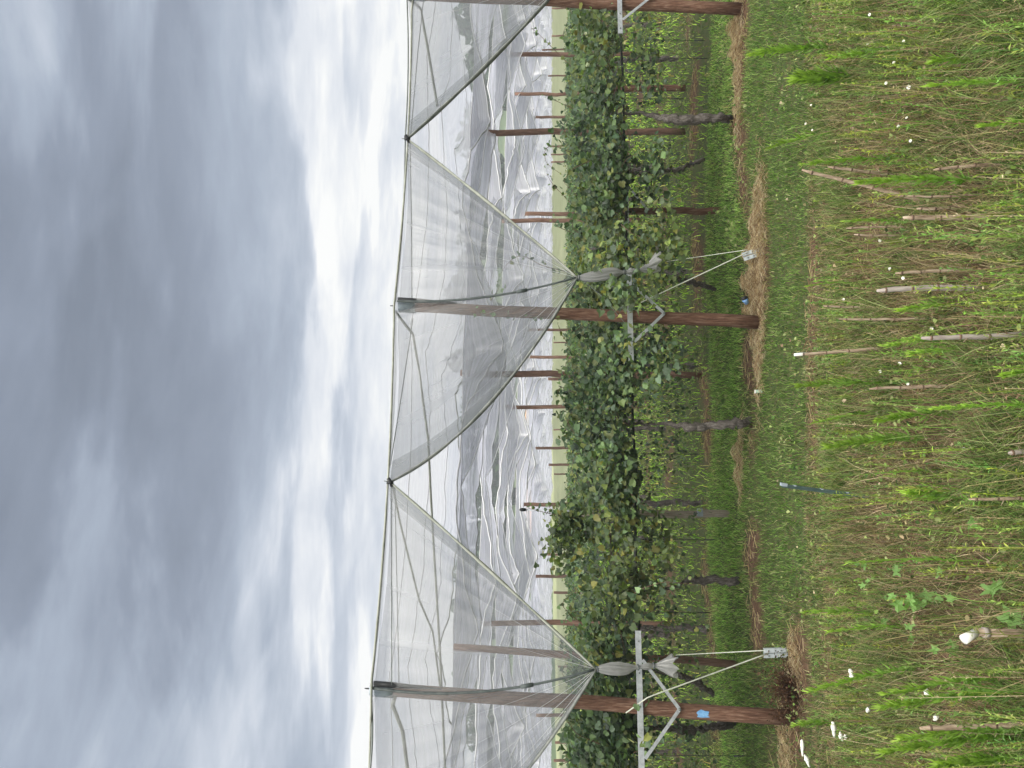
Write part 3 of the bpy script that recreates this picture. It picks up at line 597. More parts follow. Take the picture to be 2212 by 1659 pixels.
fR = flap(nodeA, topR, nodeB, gR, [0.03, 0, 0], [-0.32, 0, -0.02])
fL = flap(nodeB, topL, nodeC, gL, [0.02, 0, 0], [-0.30, 0, -0.02])
fE = flap(nodeZ, topE, nodeA, gE, [0, 0, 0], [-0.05, 0, -0.02])

def tail(g, pts_px, D, parent):
    """bunched film below the gather: spindle, knot, flared end"""
    prof = [(0.0, .016), (.06, .045), (.16, .066), (.28, .072), (.38, .055), (.46, .022), (.52, .018), (.57, .032), (.63, .036), (.68, .018), (.72, .022), (.80, .055), (.90, .095), (1.0, .125)]
    T = np.array([p[0] for p in prof]); Rr = np.array([p[1] for p in prof])
    k = 60; t = np.linspace(0, 1, k); rad = np.interp(t, T, Rr) * 0.80
    pp = np.array([list(P(x, y, D)) for x, y in pts_px]); pp[0] = g
    tt = np.linspace(0, 1, len(pp)); C = np.stack([np.interp(t, tt, pp[:, i]) for i in range(3)], -1)
    seg = 48; th = np.linspace(0, 2 * math.pi, seg + 1)
    fold = 1 + 0.22 * np.sin(7 * th[None, :] + 5 * t[:, None]) + 0.12 * np.sin(13 * th[None, :] + 2)
    r_ = rad[:, None] * fold
    V = C[:, None, :] + np.stack([np.cos(th)[None] * r_, 0.7 * np.sin(th)[None] * r_, 0 * r_], -1)
    V[-8:, :, 2] += 0.03 * np.sin(5 * th)[None, :] * np.linspace(0, 1, 8)[:, None]
    mb = MB(); mb.grid(V, np.stack(np.meshgrid(t, np.linspace(0, 1, seg + 1), indexing='ij'), -1)[..., ::-1]); o = mb.build('gathered_tail', M['film_bunch']); o.parent = parent
    for q in (0.015, 0.49, 0.69):
        c = np.array([np.interp(q, t, C[:, i]) for i in range(3)]); e = MB()
        a = np.linspace(0, 2 * math.pi, 14); r0 = 0.026
        e.tube(np.stack([c[0] + r0 * np.cos(a), c[1] + r0 * np.sin(a), c[2] + 0.006 * np.sin(a)], -1), 0.007, 6); e = e.build('tie', M['darkcord']); e.parent = parent
tail(gL, [(1287, 1445), (1318, 1445), (1348, 1446), (1380, 1441), (1408, 1438), (1435, 1438), (1458, 1440)], FL['D'] - 0.30, fL)
tail(gR, [(1247, 600), (1285, 597), (1325, 590), (1350, 588), (1375, 585), (1400, 578), (1422, 566)], FR_['D'] - 0.30, fR)

# node clamps on the ridge between posts
for nd_, lab in ((nodeA, 'black clamp joining cover edges, the one nearer the top edge of the photo'), (nodeB, 'black clamp joining cover edges between the two complete front covers')):
    t = thing('wire_clamp', lab, 'clamp', Vector(nd_), 'clamps on the top wire')
    mb = MB(); mb.tube([nd_ + np.array([-0.045, -0.02, -0.03]), nd_ + np.array([0.045, -0.02, 0.02])], 0.022, 8); mb.build('clamp_body', M['black'], t)
    mb = MB(); mb.box(nd_ + np.array([0.0, -0.03, -0.005]), (0.035, 0.05, 0.07)); mb.build('jaw', M['black'], t)
    mb = MB(); mb.tube([nd_ + np.array([0, -0.02, 0.0]), nd_ + np.array([0.01, 0.0, 0.07])], 0.006, 6); mb.build('bolt', M['wire'], t)

# roof panels. a sheet runs along each row, wide at mid bay and narrow where it is tied at the posts
def roof_sheet(org, sp, j0, j1, zr, wmid, wpost, side, dip, nper=26, nv=9, seedo=0, edge=0.5, droop=0.1):
    s = np.linspace(j0, j1, int((j1 - j0) * nper) + 1); v = np.linspace(side[0], side[1], nv)
    fr_ = np.abs(np.sin(math.pi * s)) ** 0.85
    jit = 1 + 0.10 * np.sin(2.3 * s + seedo) + 0.02 * np.sin(7.7 * s + 2 * seedo)
    w = (wpost + (wmid - wpost) * fr_) * jit
    base = org[None, :] + s[:, None] * sp * RD[None, :]
    nrm = np.array([-RD[1], RD[0]])
    V = np.zeros((len(s), nv, 3))
    V[..., :2] = base[:, None, :] + (w[:, None] * v[None, :])[..., None] * nrm
    a = np.abs(v)[None, :]
    V[..., 2] = zr - 0.05 * fr_[:, None] - droop * a * (1 + 0.5 * np.sin(1.3 * s + seedo))[:, None] - dip * a ** 1.3 * (1 - fr_[:, None]) * (1 + 0.35 * np.sin(3.1 * s + seedo))[:, None]
    V[..., 2] += 0.035 * np.sin(9.0 * s + 1.5 * seedo)[:, None] * a + 0.020 * np.sin(23 * s[:, None] + 5 * v[None, :] + seedo) * a
    V[..., 2] += 0.012 * rng.standard_normal((len(s), nv)) * a
    uv = np.stack(np.meshgrid(s * 1.3, v * 1.5 + seedo, indexing='ij'), -1)
    return V, uv
V, uv = roof_sheet(R0, 4.187, -2.6, 1.6, 4.34, 6.2, 4.2, (0, 1), 0.05, nper=40, nv=22)
mb = MB(); mb.grid(V, uv); o = mb.build('roof_panel', M['film_roof']); o.parent = cover; o.location = -cover.location
e = MB(); e.tube(V[:, -1], 0.022, 7, flat=0.5); e = e.build('hem_band', M['hem']); e.parent = o
for q in (4, 9, 15):                                          # welded seams in the film
    e = MB(); e.tube(V[:, q] - np.array([0, 0, 0.006]), 0.006, 5); e = e.build('seam', M['filmline']); e.parent = o
e = MB(); e.tube(V[:, 0] + np.array([0, -0.02, 0.01]), 0.013, 6); e = e.build('top_cord', M['hem']); e.parent = o

ORD = ['second', 'third', 'fourth', 'fifth', 'sixth', 'seventh', 'eighth', 'ninth', 'tenth', 'eleventh', 'twelfth', 'thirteenth', 'fourteenth', 'fifteenth']
for k in range(1, 14):
    org = np.array([0.16, 13.1]) + (k - 1) * KV * (1.0 if k < 8 else 1.0) + 0.35 * (k % 3) * RD
    D = org[1]; ext = int(D * 0.62 / 4.45) + 2; off = int(round(0.27 * 0 + 0.18 * (D - 13) / 4.45))
    V, uv = roof_sheet(org, 4.45, -ext + off - 0.5, ext + off + 0.5, 4.10 - (0.05 if k % 2 else 0) , (1.38 if k < 5 else 1.8), 0.28, (-1, 1), 0.42 + 0.12 * math.sin(k * 2.1), nper=max(10, int(26 - k)), nv=11, seedo=k * 1.7, droop=(0.07 if k < 5 else 0.16))
    mb = MB(); mb.grid(V, uv)
    t = thing('rain_cover', f'white plastic rain cover over the {ORD[k-1]} orchard row counted back from the front', 'cover', (org[0], org[1], 4.1), 'plastic rain covers over the rows behind')
    mb.build('film_sheet', M['film_back'], t)
    if k in (1, 2, 3, 4, 5):
        # at each tie the film hangs in a shallow bib between mid bays
        for j in range(-ext + off, ext + off + 1):
            if abs(org[0] + j * 4.45 * RD[0]) > (org[1] + 2) * 0.56: continue
            uu = np.linspace(-0.5, 0.5, 27); vv = np.linspace(0, 1, 6); pb = org + j * 4.45 * RD; dep = 0.5 + 0.25 * math.sin(3.1 * j + k)
            Q = np.zeros((27, 6, 3)); Q[..., :2] = (pb[None] + uu[:, None] * 4.45 * RD[None])[:, None, :]; Q[..., 1] -= 0.18
            Q[..., 2] = 4.0 - (dep * (1 - np.abs(2 * uu)) ** 0.8)[:, None] * vv[None] - 0.03 * rng.random((27, 6))
            mb = MB(); mb.grid(Q, np.stack(np.meshgrid(uu * 3, vv + j, indexing='ij'), -1)); bo = mb.build('hanging_bib', M['film_roof'], t)
            e = MB(); e.tube(Q[:, -1], 0.005 + 0.0004 * org[1], 5, cap=False); e = e.build('bib_hem', M['filmwhite'], None); e.parent = bo
    if k < 8:
        for side_, nm in ((0, 'hem_band'), (-1, 'hem_band')):
            e = MB(); e.tube(V[:, side_], 0.006 + 0.0005 * D, 5, cap=False); e.build(nm, M['filmwhite' if k > 1 else 'filmline'], t)
        e = MB(); e.tube(V[:, 5], 0.006 + 0.0003 * D, 5, cap=False); e.build('ridge_seam', M['filmline'], t)

mb = MB()
for k in range(14, 34):
    org = np.array([0.16, 13.1]) + (k - 1) * KV; D = org[1]; ext = int(D * 0.6 / 4.45) + 2; off = int(round(0.18 * (D - 13) / 4.45))
    V, uv = roof_sheet(org, 4.45, -ext + off - 0.5, ext + off + 0.5, 4.05, 2.0, 1.2, (-1, 1), 0.35, nper=6, nv=5, seedo=k * 1.7, droop=0.2)
    mb.grid(V, uv)
tag(mb.build('far_covers', M['film_back']), 'farthest plastic covers merging into one pale sheet above the field', 'covers', kind='stuff')

# ------------------------------------------------------------------ wires, pipes and stays
def wire(pts, r, name, lab, cat='wire', m_='wire', group=None, seg=6, sag=0.0):
    pts = np.array([list(p) for p in pts], float)
    t = np.linspace(0, len(pts) - 1, max(12, 8 * len(pts))); C = np.stack([np.interp(t, np.arange(len(pts)), pts[:, i]) for i in range(3)], -1)
    f_ = t - np.floor(t); C[:, 2] -= sag * 4 * f_ * (1 - f_)
    mb = MB(); mb.tube(C, r, seg); o = mb.build(name, M[m_]); return tag(o, lab, cat, group)
wire([P(795, 1700, 7.45), topL + [0, 0, .01], nodeB + [0, 0, .03], topR + [0, 0, .01], nodeA + [0, 0, .03], topE + [0, 0, .01], nodeZ], 0.010, 'ridge_wire', 'long straight top wire running over the tall post tops against the sky', sag=0.03)
wire([P(846, 1480, 7.95), P(846, 1240, 8.3), P(846, 1050, 8.6)], 0.006, 'brace_wire', 'upper of two parallel wires inside the lower complete cover')
wire([P(862, 1480, 8.2), P(857, 1240, 8.5), P(853, 1052, 8.6)], 0.006, 'brace_wire', 'lower of two parallel wires inside the lower complete cover')
wire([P(892, 688, 9.3), P(868, 850, 9.0), P(843, 1005, 8.6)], 0.006, 'brace_wire', 'slanting wire from the middle post up to the central clamp')
wire([P(890, 650, 9.2), P(889, 480, 9.5), P(886, 305, 9.7)], 0.006, 'brace_wire', 'wire inside the cover between middle post and upper clamp')
wire([P(887, 296, 9.7), P(902, 120, 10.1), P(915, 0, 10.3)], 0.006, 'brace_wire', 'thin wire crossing the cover cut off by the top edge')
wire([P(925, 540, 11.5), P(918, 690, 11.2), P(905, 810, 11.0)], 0.006, 'brace_wire', 'short thin wire passing behind the middle post top')
wire([P(848, 1045, 8.6), P(862, 1120, 9.0), P(905, 1295, 9.6), P(935, 1365, 9.9), P(950, 1480, 10.2), P(956, 1530, 10.3)], 0.013, 'edge_cord', 'thick grey cord slanting away from the central clamp inside the lower cover', 'cord', 'hem')
wire([P(855, 1500, 8.0), P(848, 1523, 8.4), P(870, 1580, 8.8), P(880, 1659, 9.0)], 0.022, 'edge_cord', 'thick grey cord running from the blue marked post to the bottom edge', 'cord', 'hem')
wire([P(852, 672, 9.1), P(892, 722, 9.8), P(905, 800, 10.3), P(925, 950, 10.6), P(930, 1060, 10.8), P(938, 1200, 10.8), P(950, 1400, 10.5), P(962, 1670, 10.2)], 0.017, 'edge_cord', 'thick grey cord leaving the top of the middle post', 'cord', 'hem')
wire([P(876, -8, 10.1), P(908, 18, 10.6), P(925, 110, 11.0), P(935, 170, 11.2), P(945, 230, 11.4)], 0.02, 'edge_cord', 'thick grey cord inside the cover at the top edge', 'cord', 'hem')
for i, (dz, dd) in enumerate([(0, 0)]):
    wire([P(1334, -10, 11.85), P(1348, 300, 11.1), P(1352, 500, 10.8), P(1366, 900, 10.0), P(1372, 1200, 9.5), P(1381, 1500, 9.0), P(1388, 1680, 8.7)], 0.019, 'irrigation_pipe', 'black irrigation pipe running the full width under the vine canopy', 'pipe', 'black', sag=0.02)
for i, (o1, o2, zz) in enumerate([(1318, 1345, 0.3), (1326, 1352, 0.6), (1308, 1330, 0.9)]):
    wire([P(o1, -10, 11.85 + zz), P(lerp(o1, o2, .5), 830, 10.1 + zz), P(o2, 1680, 8.7 + zz)], 0.004, 'trellis_wire', ['grey trellis wire just over the black pipe', 'grey trellis wire nearest the black pipe', 'grey trellis wire highest among the leaves'][i], group='trellis wires', sag=0.01)
aL, aR = G(1700, 1410), G(1648, 541)
stay_groups = 'stay ropes to the ground anchors'
wire([P(1352, 1540, FL['D'] - 0.13), P(1400, 1506, FL['D'] - 0.16), aL + Vector((0, -0.03, 0.20))], 0.007, 'stay_rope', 'pale rope stretched from the blue marked post to its anchor', 'rope', 'rope', stay_groups)
wire([P(1460, 1415, 8.9), aL + Vector((0.02, 0, 0.22))], 0.005, 'stay_rope', 'thin second rope reaching the same anchor from behind', 'rope', 'rope', stay_groups)
wire([P(1385, 653, FR_['D'] - 0.13), aR + Vector((-.02, -0.03, 0.17))], 0.007, 'stay_rope', 'pale rope from the middle post to its tilted anchor', 'rope', 'rope', stay_groups)
wire([P(1440, 565, 9.6), aR + Vector((0.01, 0, 0.18))], 0.004, 'stay_rope', 'thin faint rope near the middle knotted tail', 'rope', 'rope', stay_groups)
wire([P(1248, 595, FR_['D'] - .3), P(1300, 640, FR_['D'] - .2), P(1352, 700, FR_['D'] - .12)], 0.004, 'tie_wire', 'thin tie wire from the middle gather down to the crossarm')
def anchor(base, px_lab, lean, twin):
    t = thing('ground_anchor', px_lab, 'anchor', base, 'galvanised anchors')
    q = Matrix.Rotation(lean, 3, 'Y')
    for s_ in ((-1, 1) if twin else (0,)):
        mb = MB()
        for c, sz in (((0, 0, 0.11), (0.040, 0.004, 0.26)), ((-0.020, 0.012, 0.11), (0.004, 0.026, 0.26)), ((0.020, 0.012, 0.11), (0.004, 0.026, 0.26))):
            mb.box(q @ Vector((c[0] + s_ * 0.027, c[1], c[2])) + base, sz, q)
        o = mb.build('channel', M['plate'], t, False)
        for h_ in (0.06, 0.12, 0.19):
            e = MB(); p = q @ Vector((s_ * 0.027, -0.003, h_)) + base; e.tube([p, p + Vector((0, -0.006, 0))], 0.008, 8); e.build('hole_bolt', M['wire'], o).location = (0, 0, 0)
anchor(aL, 'twin channel galvanised anchor beside the dark brown dead bush', R(-3), True)
anchor(aR, 'tilted galvanised anchor standing in the golden straw heap', R(-18), True)

# drip tubes hanging from the pipe
DR = [(1372, 86, 1500, 11.4), (1372, 125, 1506, 11.2), (1352, 353, 1490, 11.0), (1352, 212, 1455, 12.5), (1372, 1165, 1522, 9.7), (1375, 1322, 1512, 9.4), (1390, 1632, 1585, 8.8), (1372, 980, 1490, 10.2), (1366, 790, 1495, 11.5)]
WHERE = ['second from the top edge', 'third from the top edge', 'beyond the knobbly trunk and thick post', 'nearest the short post in the deep grass', 'beyond the weathered post', 'behind the lower open gap', 'closest to the bottom edge', 'beside the central vine trunk', 'between the middle posts']
for (x0, yy, x1, D), w_ in zip(DR, WHERE):
    a_ = P(x0, yy, D); b_ = P(x1, yy + 1, D); c_ = P(x1 + 22, yy + 1, D); t = thing('drip_tube', 'thin black drip tube hanging under the vines, ' + w_, 'tube', a_, 'black drip tubes')
    MB().tube([a_, b_], 0.004, 5).build('hose', M['black'], t); MB().tube([b_, c_], [0.010, 0.005], 6).build('drip_spike', M['black'], t)

# ================================================================== VINES
def trunk_mesh(base, pts, r, knob=0.2):
    n_ = 34; pts = np.array([list(p) for p in pts]); t = np.linspace(0, 1, n_); tt = np.linspace(0, 1, len(pts))
    C = np.stack([np.interp(t, tt, pts[:, i]) for i in range(3)], -1); C[1:-1, :2] += 0.012 * rng.standard_normal((n_ - 2, 2))
    rad = np.interp(t, np.linspace(0, 1, len(r)), r) * (1 + knob * 0.5 * rng.standard_normal(n_)); return MB().tube(C, np.abs(rad), 12, jitter=0.13)
def leaves_at(mb, c, n_, rx, ry, rz, size=(0.05, 0.10), bright=1.0, up=0.8, clumpn=7):
    size = (size[0] * .8, size[1] * .9); n_ = int(n_ * 1.3)
    # leaves sit in sprays: choose spray centres inside the volume, then leaves round them
    m_ = max(1, n_ // clumpn); cen = rng.uniform(-1, 1, (m_, 3)); cen /= np.maximum(1, np.linalg.norm(cen, axis=1, keepdims=True))
    cen = cen * np.array([rx, ry, rz]) + np.array(c)
    gap = np.sin(2.9 * cen[:, 0] + 1.1 * cen[:, 1] + 4) * np.sin(4.3 * cen[:, 2] + 1.7 * cen[:, 0]) + 0.4 * np.sin(7.3 * cen[:, 0] + 2 * cen[:, 1]) + 0.35 * rng.standard_normal(m_)
    cen = cen[gap > -0.46]; m_ = len(cen)
    if m_ == 0: return
    pos = np.repeat(cen, clumpn, axis=0) + rng.standard_normal((m_ * clumpn, 3)) * np.array([0.12, 0.12, 0.07])
    k = len(pos); nr = rng.standard_normal((k, 3)) * 0.55 + np.array([0, -0.45, up])
    warm = np.clip(np.sin(1.7 * cen[:, 0] + 5.2) * 0.8 + 0.5 * rng.standard_normal(m_), 0, 1)[:, None]
    hue = np.repeat(rng.uniform(0.6, 1.3, (m_, 1)) * (1 + warm * np.array([[0.55, 0.25, -0.2]])), clumpn, axis=0)
    scatter(mb, pos, nr, rng.uniform(*size, k), leafcol(k, bright) * hue)
def shoot(mbL, mbC, pts, n_, size=(0.04, 0.075), bright=1.15, r=0.005):
    pts = np.array([list(p) for p in pts]); t = np.linspace(0, 1, 26); tt = np.linspace(0, 1, len(pts))
    C = np.stack([np.interp(t, tt, pts[:, i]) for i in range(3)], -1)
    for _ in range(3): C[1:-1] = (C[:-2] + C[2:] + C[1:-1]) / 3
    mbC.tube(C, np.linspace(r, r * 0.4, 26), 5)
    i = np.linspace(0.08, 1, n_) * 25; i0 = np.clip(i.astype(int), 0, 24)
    pos = C[i0] + rng.standard_normal((n_, 3)) * 0.025
    s = np.interp(i / 25, [0, 0.7, 1], [1, 0.85, 0.4]) * rng.uniform(*size, n_)
    scatter(mbL, pos, rng.standard_normal((n_, 3)) * 0.6 + np.array([0, -0.5, 0.6]), s, leafcol(n_, bright))
VG = 'kiwifruit vines along the front row'
def front_vine(base, trunk_pts, r, blobs, shoots, lab, hang=120, x0=None, x1=None, body=560):
    t = thing('kiwi_vine', lab, 'vine', (base.x, base.y, 0), VG)
    if trunk_pts: trunk_mesh(base, trunk_pts, r).build('trunk', M['bark'], t)
    mb = MB(); mc = MB()
    # main canopy slab of this vine between x0 and x1 (metres along the row)
    for q in np.linspace(x0, x1, 5):
        D = 10.06 + 0.29 * q
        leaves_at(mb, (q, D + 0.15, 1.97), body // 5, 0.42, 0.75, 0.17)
        leaves_at(mb, (q, D + 0.35, 1.62), body // 4, 0.42, 0.85, 0.16, bright=0.7)  # inner leaves coloured darker, standing in for shade in the canopy core
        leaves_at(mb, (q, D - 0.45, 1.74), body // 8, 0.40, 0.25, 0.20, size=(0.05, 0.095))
        leaves_at(mb, (q, D + 0.6, 1.05), int(hang * .45), 0.45, 1.0, 0.42, size=(0.032, 0.06), bright=0.95, up=0.3, clumpn=4)
    for (bx, by, D, n_, rx, rz) in blobs: leaves_at(mb, P(bx, by, D), n_, rx, 0.3, rz)
    for s in shoots:
        mc = MB(); ml_ = MB(); shoot(ml_, mc, [P(*p) for p in s[0]], s[1]); so_ = mc.build('shoot', M['cane_bark'], t); e = ml_.build('shoot_leaves', M['leaf'], None, False); e.parent = so_
    for q in range(8):
        a0 = rng.uniform(x0, x1); D = 9.9 + 0.29 * a0 + rng.uniform(-0.4, .6); upw = q % 2 == 0; sg = rng.choice([-1, 1])
        if upw: pp = [(a0, D, 1.95), (a0 + .12 * sg, D - .05, 2.2), (a0 + .3 * sg, D - .08, rng.uniform(2.2, 2.42)), (a0 + .5 * sg, D - .1, rng.uniform(2.05, 2.3))]
        else: pp = [(a0, D - .3, 1.6), (a0 + .15 * sg, D - .5, 1.5), (a0 + .25 * sg, D - .55, 1.25), (a0 + .22 * sg, D - .55, rng.uniform(0.85, 1.1))]
        m1 = MB(); m2 = MB(); shoot(m2, m1, pp, int(rng.integers(9, 16)), size=(0.045, 0.085)); so_ = m1.build('shoot', M['cane_bark'], t); e = m2.build('shoot_leaves', M['leaf'], None, False); e.parent = so_
    for q in range(7):
        mc_ = MB(); a0 = rng.uniform(x0, x1); D = 10.1 + 0.29 * a0 + rng.uniform(-0.3, .4); a = np.array([a0, D, 1.55 + rng.uniform(0, .2)])
        mc_.tube([a, a + [rng.uniform(-.4, .4), rng.uniform(-.2, .2), rng.uniform(-.1, .15)], a + [rng.uniform(-.8, .8), rng.uniform(-.4, .3), rng.uniform(-.3, .2)]], [0.010, 0.008, 0.004], 5); mc_.build('cane', M['cane_bark'], t)
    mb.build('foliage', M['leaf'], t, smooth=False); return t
def row_x(y): return None
g_ = G
front_vine(g_(1582, 255), [g_(1582, 258, -.03), P(1560, 256, 10.6), P(1520, 256, 10.6), P(1470, 259, 10.6), P(1440, 256, 10.6), P(1400, 247, 10.8), P(1350, 245, 10.8)], [.055, .05, .07, .065, .06, .025, .02],
   [(1225, 260, 10.8, 150, .45, .16), (1390, 80, 10.6, 160, .3, .18), (1400, 165, 10.7, 110, .3, .18), (1280, 100, 10.4, 220, .6, .2)],
   [([(1240, 150, 10.5), (1185, 95, 10.4), (1160, 70, 10.4), (1148, 60, 10.4)], 11), ([(1250, 240, 10.5), (1195, 215, 10.4), (1175, 205, 10.4)], 12)],
   'vine with knobbly grey trunk by the free thick post, under the uppermost open gap', x0=2.9, x1=6.6, body=1000)
front_vine(g_(1556, 420), [P(1520, 345, 11.2), P(1470, 365, 11.0), P(1400, 372, 10.8), P(1350, 375, 10.8)], [.03, .025, .022, .02],
   [(1275, 400, 10.6, 200, .5, .18), (1420, 370, 10.5, 120, .35, .18), (1390, 545, 9.8, 160, .3, .2)],
   [([(1235, 330, 10.3), (1190, 312, 10.2), (1176, 325, 10.2), (1178, 352, 10.2), (1215, 378, 10.2)], 16), ([(1240, 505, 10.0), (1205, 490, 9.9), (1190, 470, 9.9)], 9), ([(1235, 440, 10.3), (1195, 400, 10.2), (1180, 375, 10.2)], 12)],
   'vine whose curling shoots rise beside the twin posts', x0=1.2, x1=3.1, hang=160)
front_vine(g_(1540, 610), [P(1545, 625, 10.8), P(1520, 618, 10.4), P(1480, 606, 10.1), P(1455, 598, 10.0)], [.028, .03, .035, .02],
   [(1300, 560, 9.4, 160, .35, .2), (1365, 640, 8.85, 90, .16, .16), (1430, 560, 9.6, 140, .3, .25), (1350, 625, 8.72, 70, .12, .14), (1400, 600, 8.8, 50, .12, .1), (1420, 480, 10.0, 100, .3, .2), (1330, 640, 8.75, 60, .12, .10)],
   [([(1240, 590, 9.2), (1170, 575, 9.2), (1140, 555, 9.2), (1115, 552, 9.2), (1090, 575, 9.2), (1078, 600, 9.2)], 15), ([(1250, 690, 9.25), (1120, 683, 9.0), (1050, 680, 8.95), (1015, 672, 8.95)], 16), ([(1060, 650, 9.1), (1075, 628, 9.1), (1085, 600, 9.1)], 8)],
   'vine wrapping the middle post, one shoot arching up behind the film', x0=0.2, x1=1.8, hang=200)
front_vine(g_(1628, 912), [g_(1630, 908, -.03), P(1600, 914, 9.5), P(1560, 918, 9.5), P(1520, 921, 9.5), P(1492, 924, 9.5), P(1470, 916, 9.6), P(1400, 915, 9.8), P(1350, 914, 9.9)], [.04, .05, .052, .05, .062, .028, .02, .018],
   [(1420, 785, 8.9, 170, .28, .2), (1230, 850, 9.9, 140, .35, .14), (1245, 940, 10, 120, .4, .15), (1330, 780, 9.2, 160, .4, .16), (1400, 830, 9.3, 80, .2, .15)],
   [([(1245, 850, 9.7), (1210, 835, 9.6), (1200, 860, 9.6)], 14), ([(1250, 955, 9.8), (1215, 945, 9.6), (1203, 950, 9.6)], 9), ([(1225, 740, 9.6), (1212, 720, 9.5), (1205, 700, 9.5)], 8)],
   'vine with smooth grey trunk in two sleeves, in the middle gap between the front posts', x0=-1.1, x1=0.4, hang=200)
front_vine(g_(1606, 1255), [g_(1608, 1255, -.03), P(1585, 1256, 10.0), P(1550, 1254, 10.0), P(1510, 1252, 10.0), P(1490, 1250, 10.0), P(1475, 1262, 10.0), P(1400, 1275, 9.9), P(1350, 1270, 9.8)], [.055, .05, .048, .05, .045, .02, .018, .016],
   [(1225, 1150, 9.8, 380, .42, .20), (1205, 1165, 9.7, 120, .25, .12), (1330, 1130, 9.3, 280, .6, .2), (1420, 1180, 9.5, 110, .3, .2), (1400, 1270, 9.4, 120, .3, .2)],
   [([(1240, 1120, 9.6), (1180, 1108, 9.5), (1150, 1100, 9.5), (1142, 1098, 9.5)], 13), ([(1225, 1185, 9.6), (1200, 1195, 9.6), (1190, 1185, 9.5)], 10), ([(1250, 1320, 9.4), (1225, 1330, 9.3), (1215, 1350, 9.3)], 8)],
   'bushiest vine, with a dark rough trunk and a leafy mound over the weathered post', x0=-3.1, x1=-1.2, hang=180, body=760)
front_vine(g_(1600, 1480), [P(1540, 1500, 9.5), P(1505, 1475, 9.2), P(1470, 1458, 9.0), P(1400, 1450, 9.0)], [.03, .035, .03, .02],
   [(1305, 1480, 8.7, 190, .35, .2), (1400, 1500, 8.5, 70, .2, .14), (1385, 1525, 7.8, 18, .06, .07)],
   [([(1250, 1470, 9.1), (1225, 1440, 9.0)], 6)],
   'vine with a crooked dark trunk behind the blue marked post', x0=-4.2, x1=-3.2, hang=140)
front_vine(g_(1590, 1568), [g_(1592, 1560, -.03), P(1560, 1566, 9.9), P(1520, 1574, 9.8), P(1490, 1578, 9.7), P(1455, 1574, 9.6), P(1400, 1570, 9.4)], [.05, .055, .035, .065, .05, .02],
   [(1260, 1600, 8.7, 240, .5, .2), (1330, 1590, 8.5, 200, .4, .2)],
   [([(1250, 1560, 8.8), (1222, 1545, 8.7)], 7), ([(1240, 1640, 8.6), (1205, 1655, 8.5)], 8)],
   'vine with mottled grey trunk closest to the bottom edge, beyond the blue marked post', x0=-6.2, x1=-4.3, hang=140, body=760)

# vines behind: four prototypes, copied along the rows
def back_proto(seed):
    t = thing('kiwi_vine', 'tmp', 'vine', (0, 0, 0), 'kiwifruit vines in the rows behind')
    trunk_mesh(None, [(0, 0, -.05), (.03, 0, .4), (-.03, .02, .8), (.05, 0, 1.2), (0, 0, 1.6)], [.05, .045, .05, .035, .025]).build('trunk', M['bark'], t)
    mb = MB()
    for q in (-0.8, 0, 0.8):
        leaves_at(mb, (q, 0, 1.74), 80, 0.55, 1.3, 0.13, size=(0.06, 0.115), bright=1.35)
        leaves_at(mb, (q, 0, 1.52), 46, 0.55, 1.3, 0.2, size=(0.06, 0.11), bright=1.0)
        leaves_at(mb, (q, 0.2, 1.05), 48, 0.5, 1.2, 0.45, size=(0.04, 0.075), bright=1.1, up=0.3, clumpn=4)
    mb.build('foliage', M['leaf'], t, smooth=False); return t
NTH = ['first'] + ORD + ['sixteenth', 'seventeenth', 'eighteenth', 'nineteenth', 'twentieth'] + ['twenty ' + q for q in ['first'] + ORD[:8]] + ['thirtieth'] + ['thirty ' + q for q in ['first'] + ORD[:8]]
protos = [back_proto(i) for i in range(4)]
cnt = 0; SIDE = ['blue marked post side', 'weathered post side', 'middle gap side', 'middle post side', 'upper gap side', 'top edge side', 'outermost end']
for k in range(1, 11):
    c0 = 10.06 + 3.55 + (k - 1) * 4.1; wid = c0 * 0.51 + 0.7; xs = np.arange(-wid, wid, 2.15)
    if k == 1: xs = np.arange(-8, 8.2, 2.05)
    for i, xx in enumerate(xs):
        pr = protos[(i * 3 + k) % 4]
        first = cnt < 4 and pr.get('label') == 'tmp'
        o = pr if first else copy_tree(pr)
        if first: pass
        x_ = xx + rng.uniform(-.2, .2); y_ = c0 + 0.27 * xx + rng.uniform(-.15, .15)
        o.location = (x_, y_, 0); o.rotation_euler = (0, 0, R(15) + (math.pi if rng.random() < .5 else 0)); s_ = rng.uniform(0.92, 1.06); o.scale = (1, 1, s_)
        o['label'] = f'vine in the {ORD[k-1]} row back, {NTH[i]} counted from the bottom edge'
        if first: pr['_u'] = 1
        cnt += 1
for pr in protos:
    if '_u' in pr: del pr['_u']
# leafless and leafy vines further off read as one low green mass
mb = MB()
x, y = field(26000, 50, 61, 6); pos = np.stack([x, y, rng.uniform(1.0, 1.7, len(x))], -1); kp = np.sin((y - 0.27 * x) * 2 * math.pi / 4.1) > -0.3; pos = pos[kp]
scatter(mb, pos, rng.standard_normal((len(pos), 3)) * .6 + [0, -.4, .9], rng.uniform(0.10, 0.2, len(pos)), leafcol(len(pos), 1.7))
tag(mb.build('far_vines', M['leaf'], smooth=False), 'farthest vine canopy merging into a low green mass before the pale field', 'vines', kind='stuff')

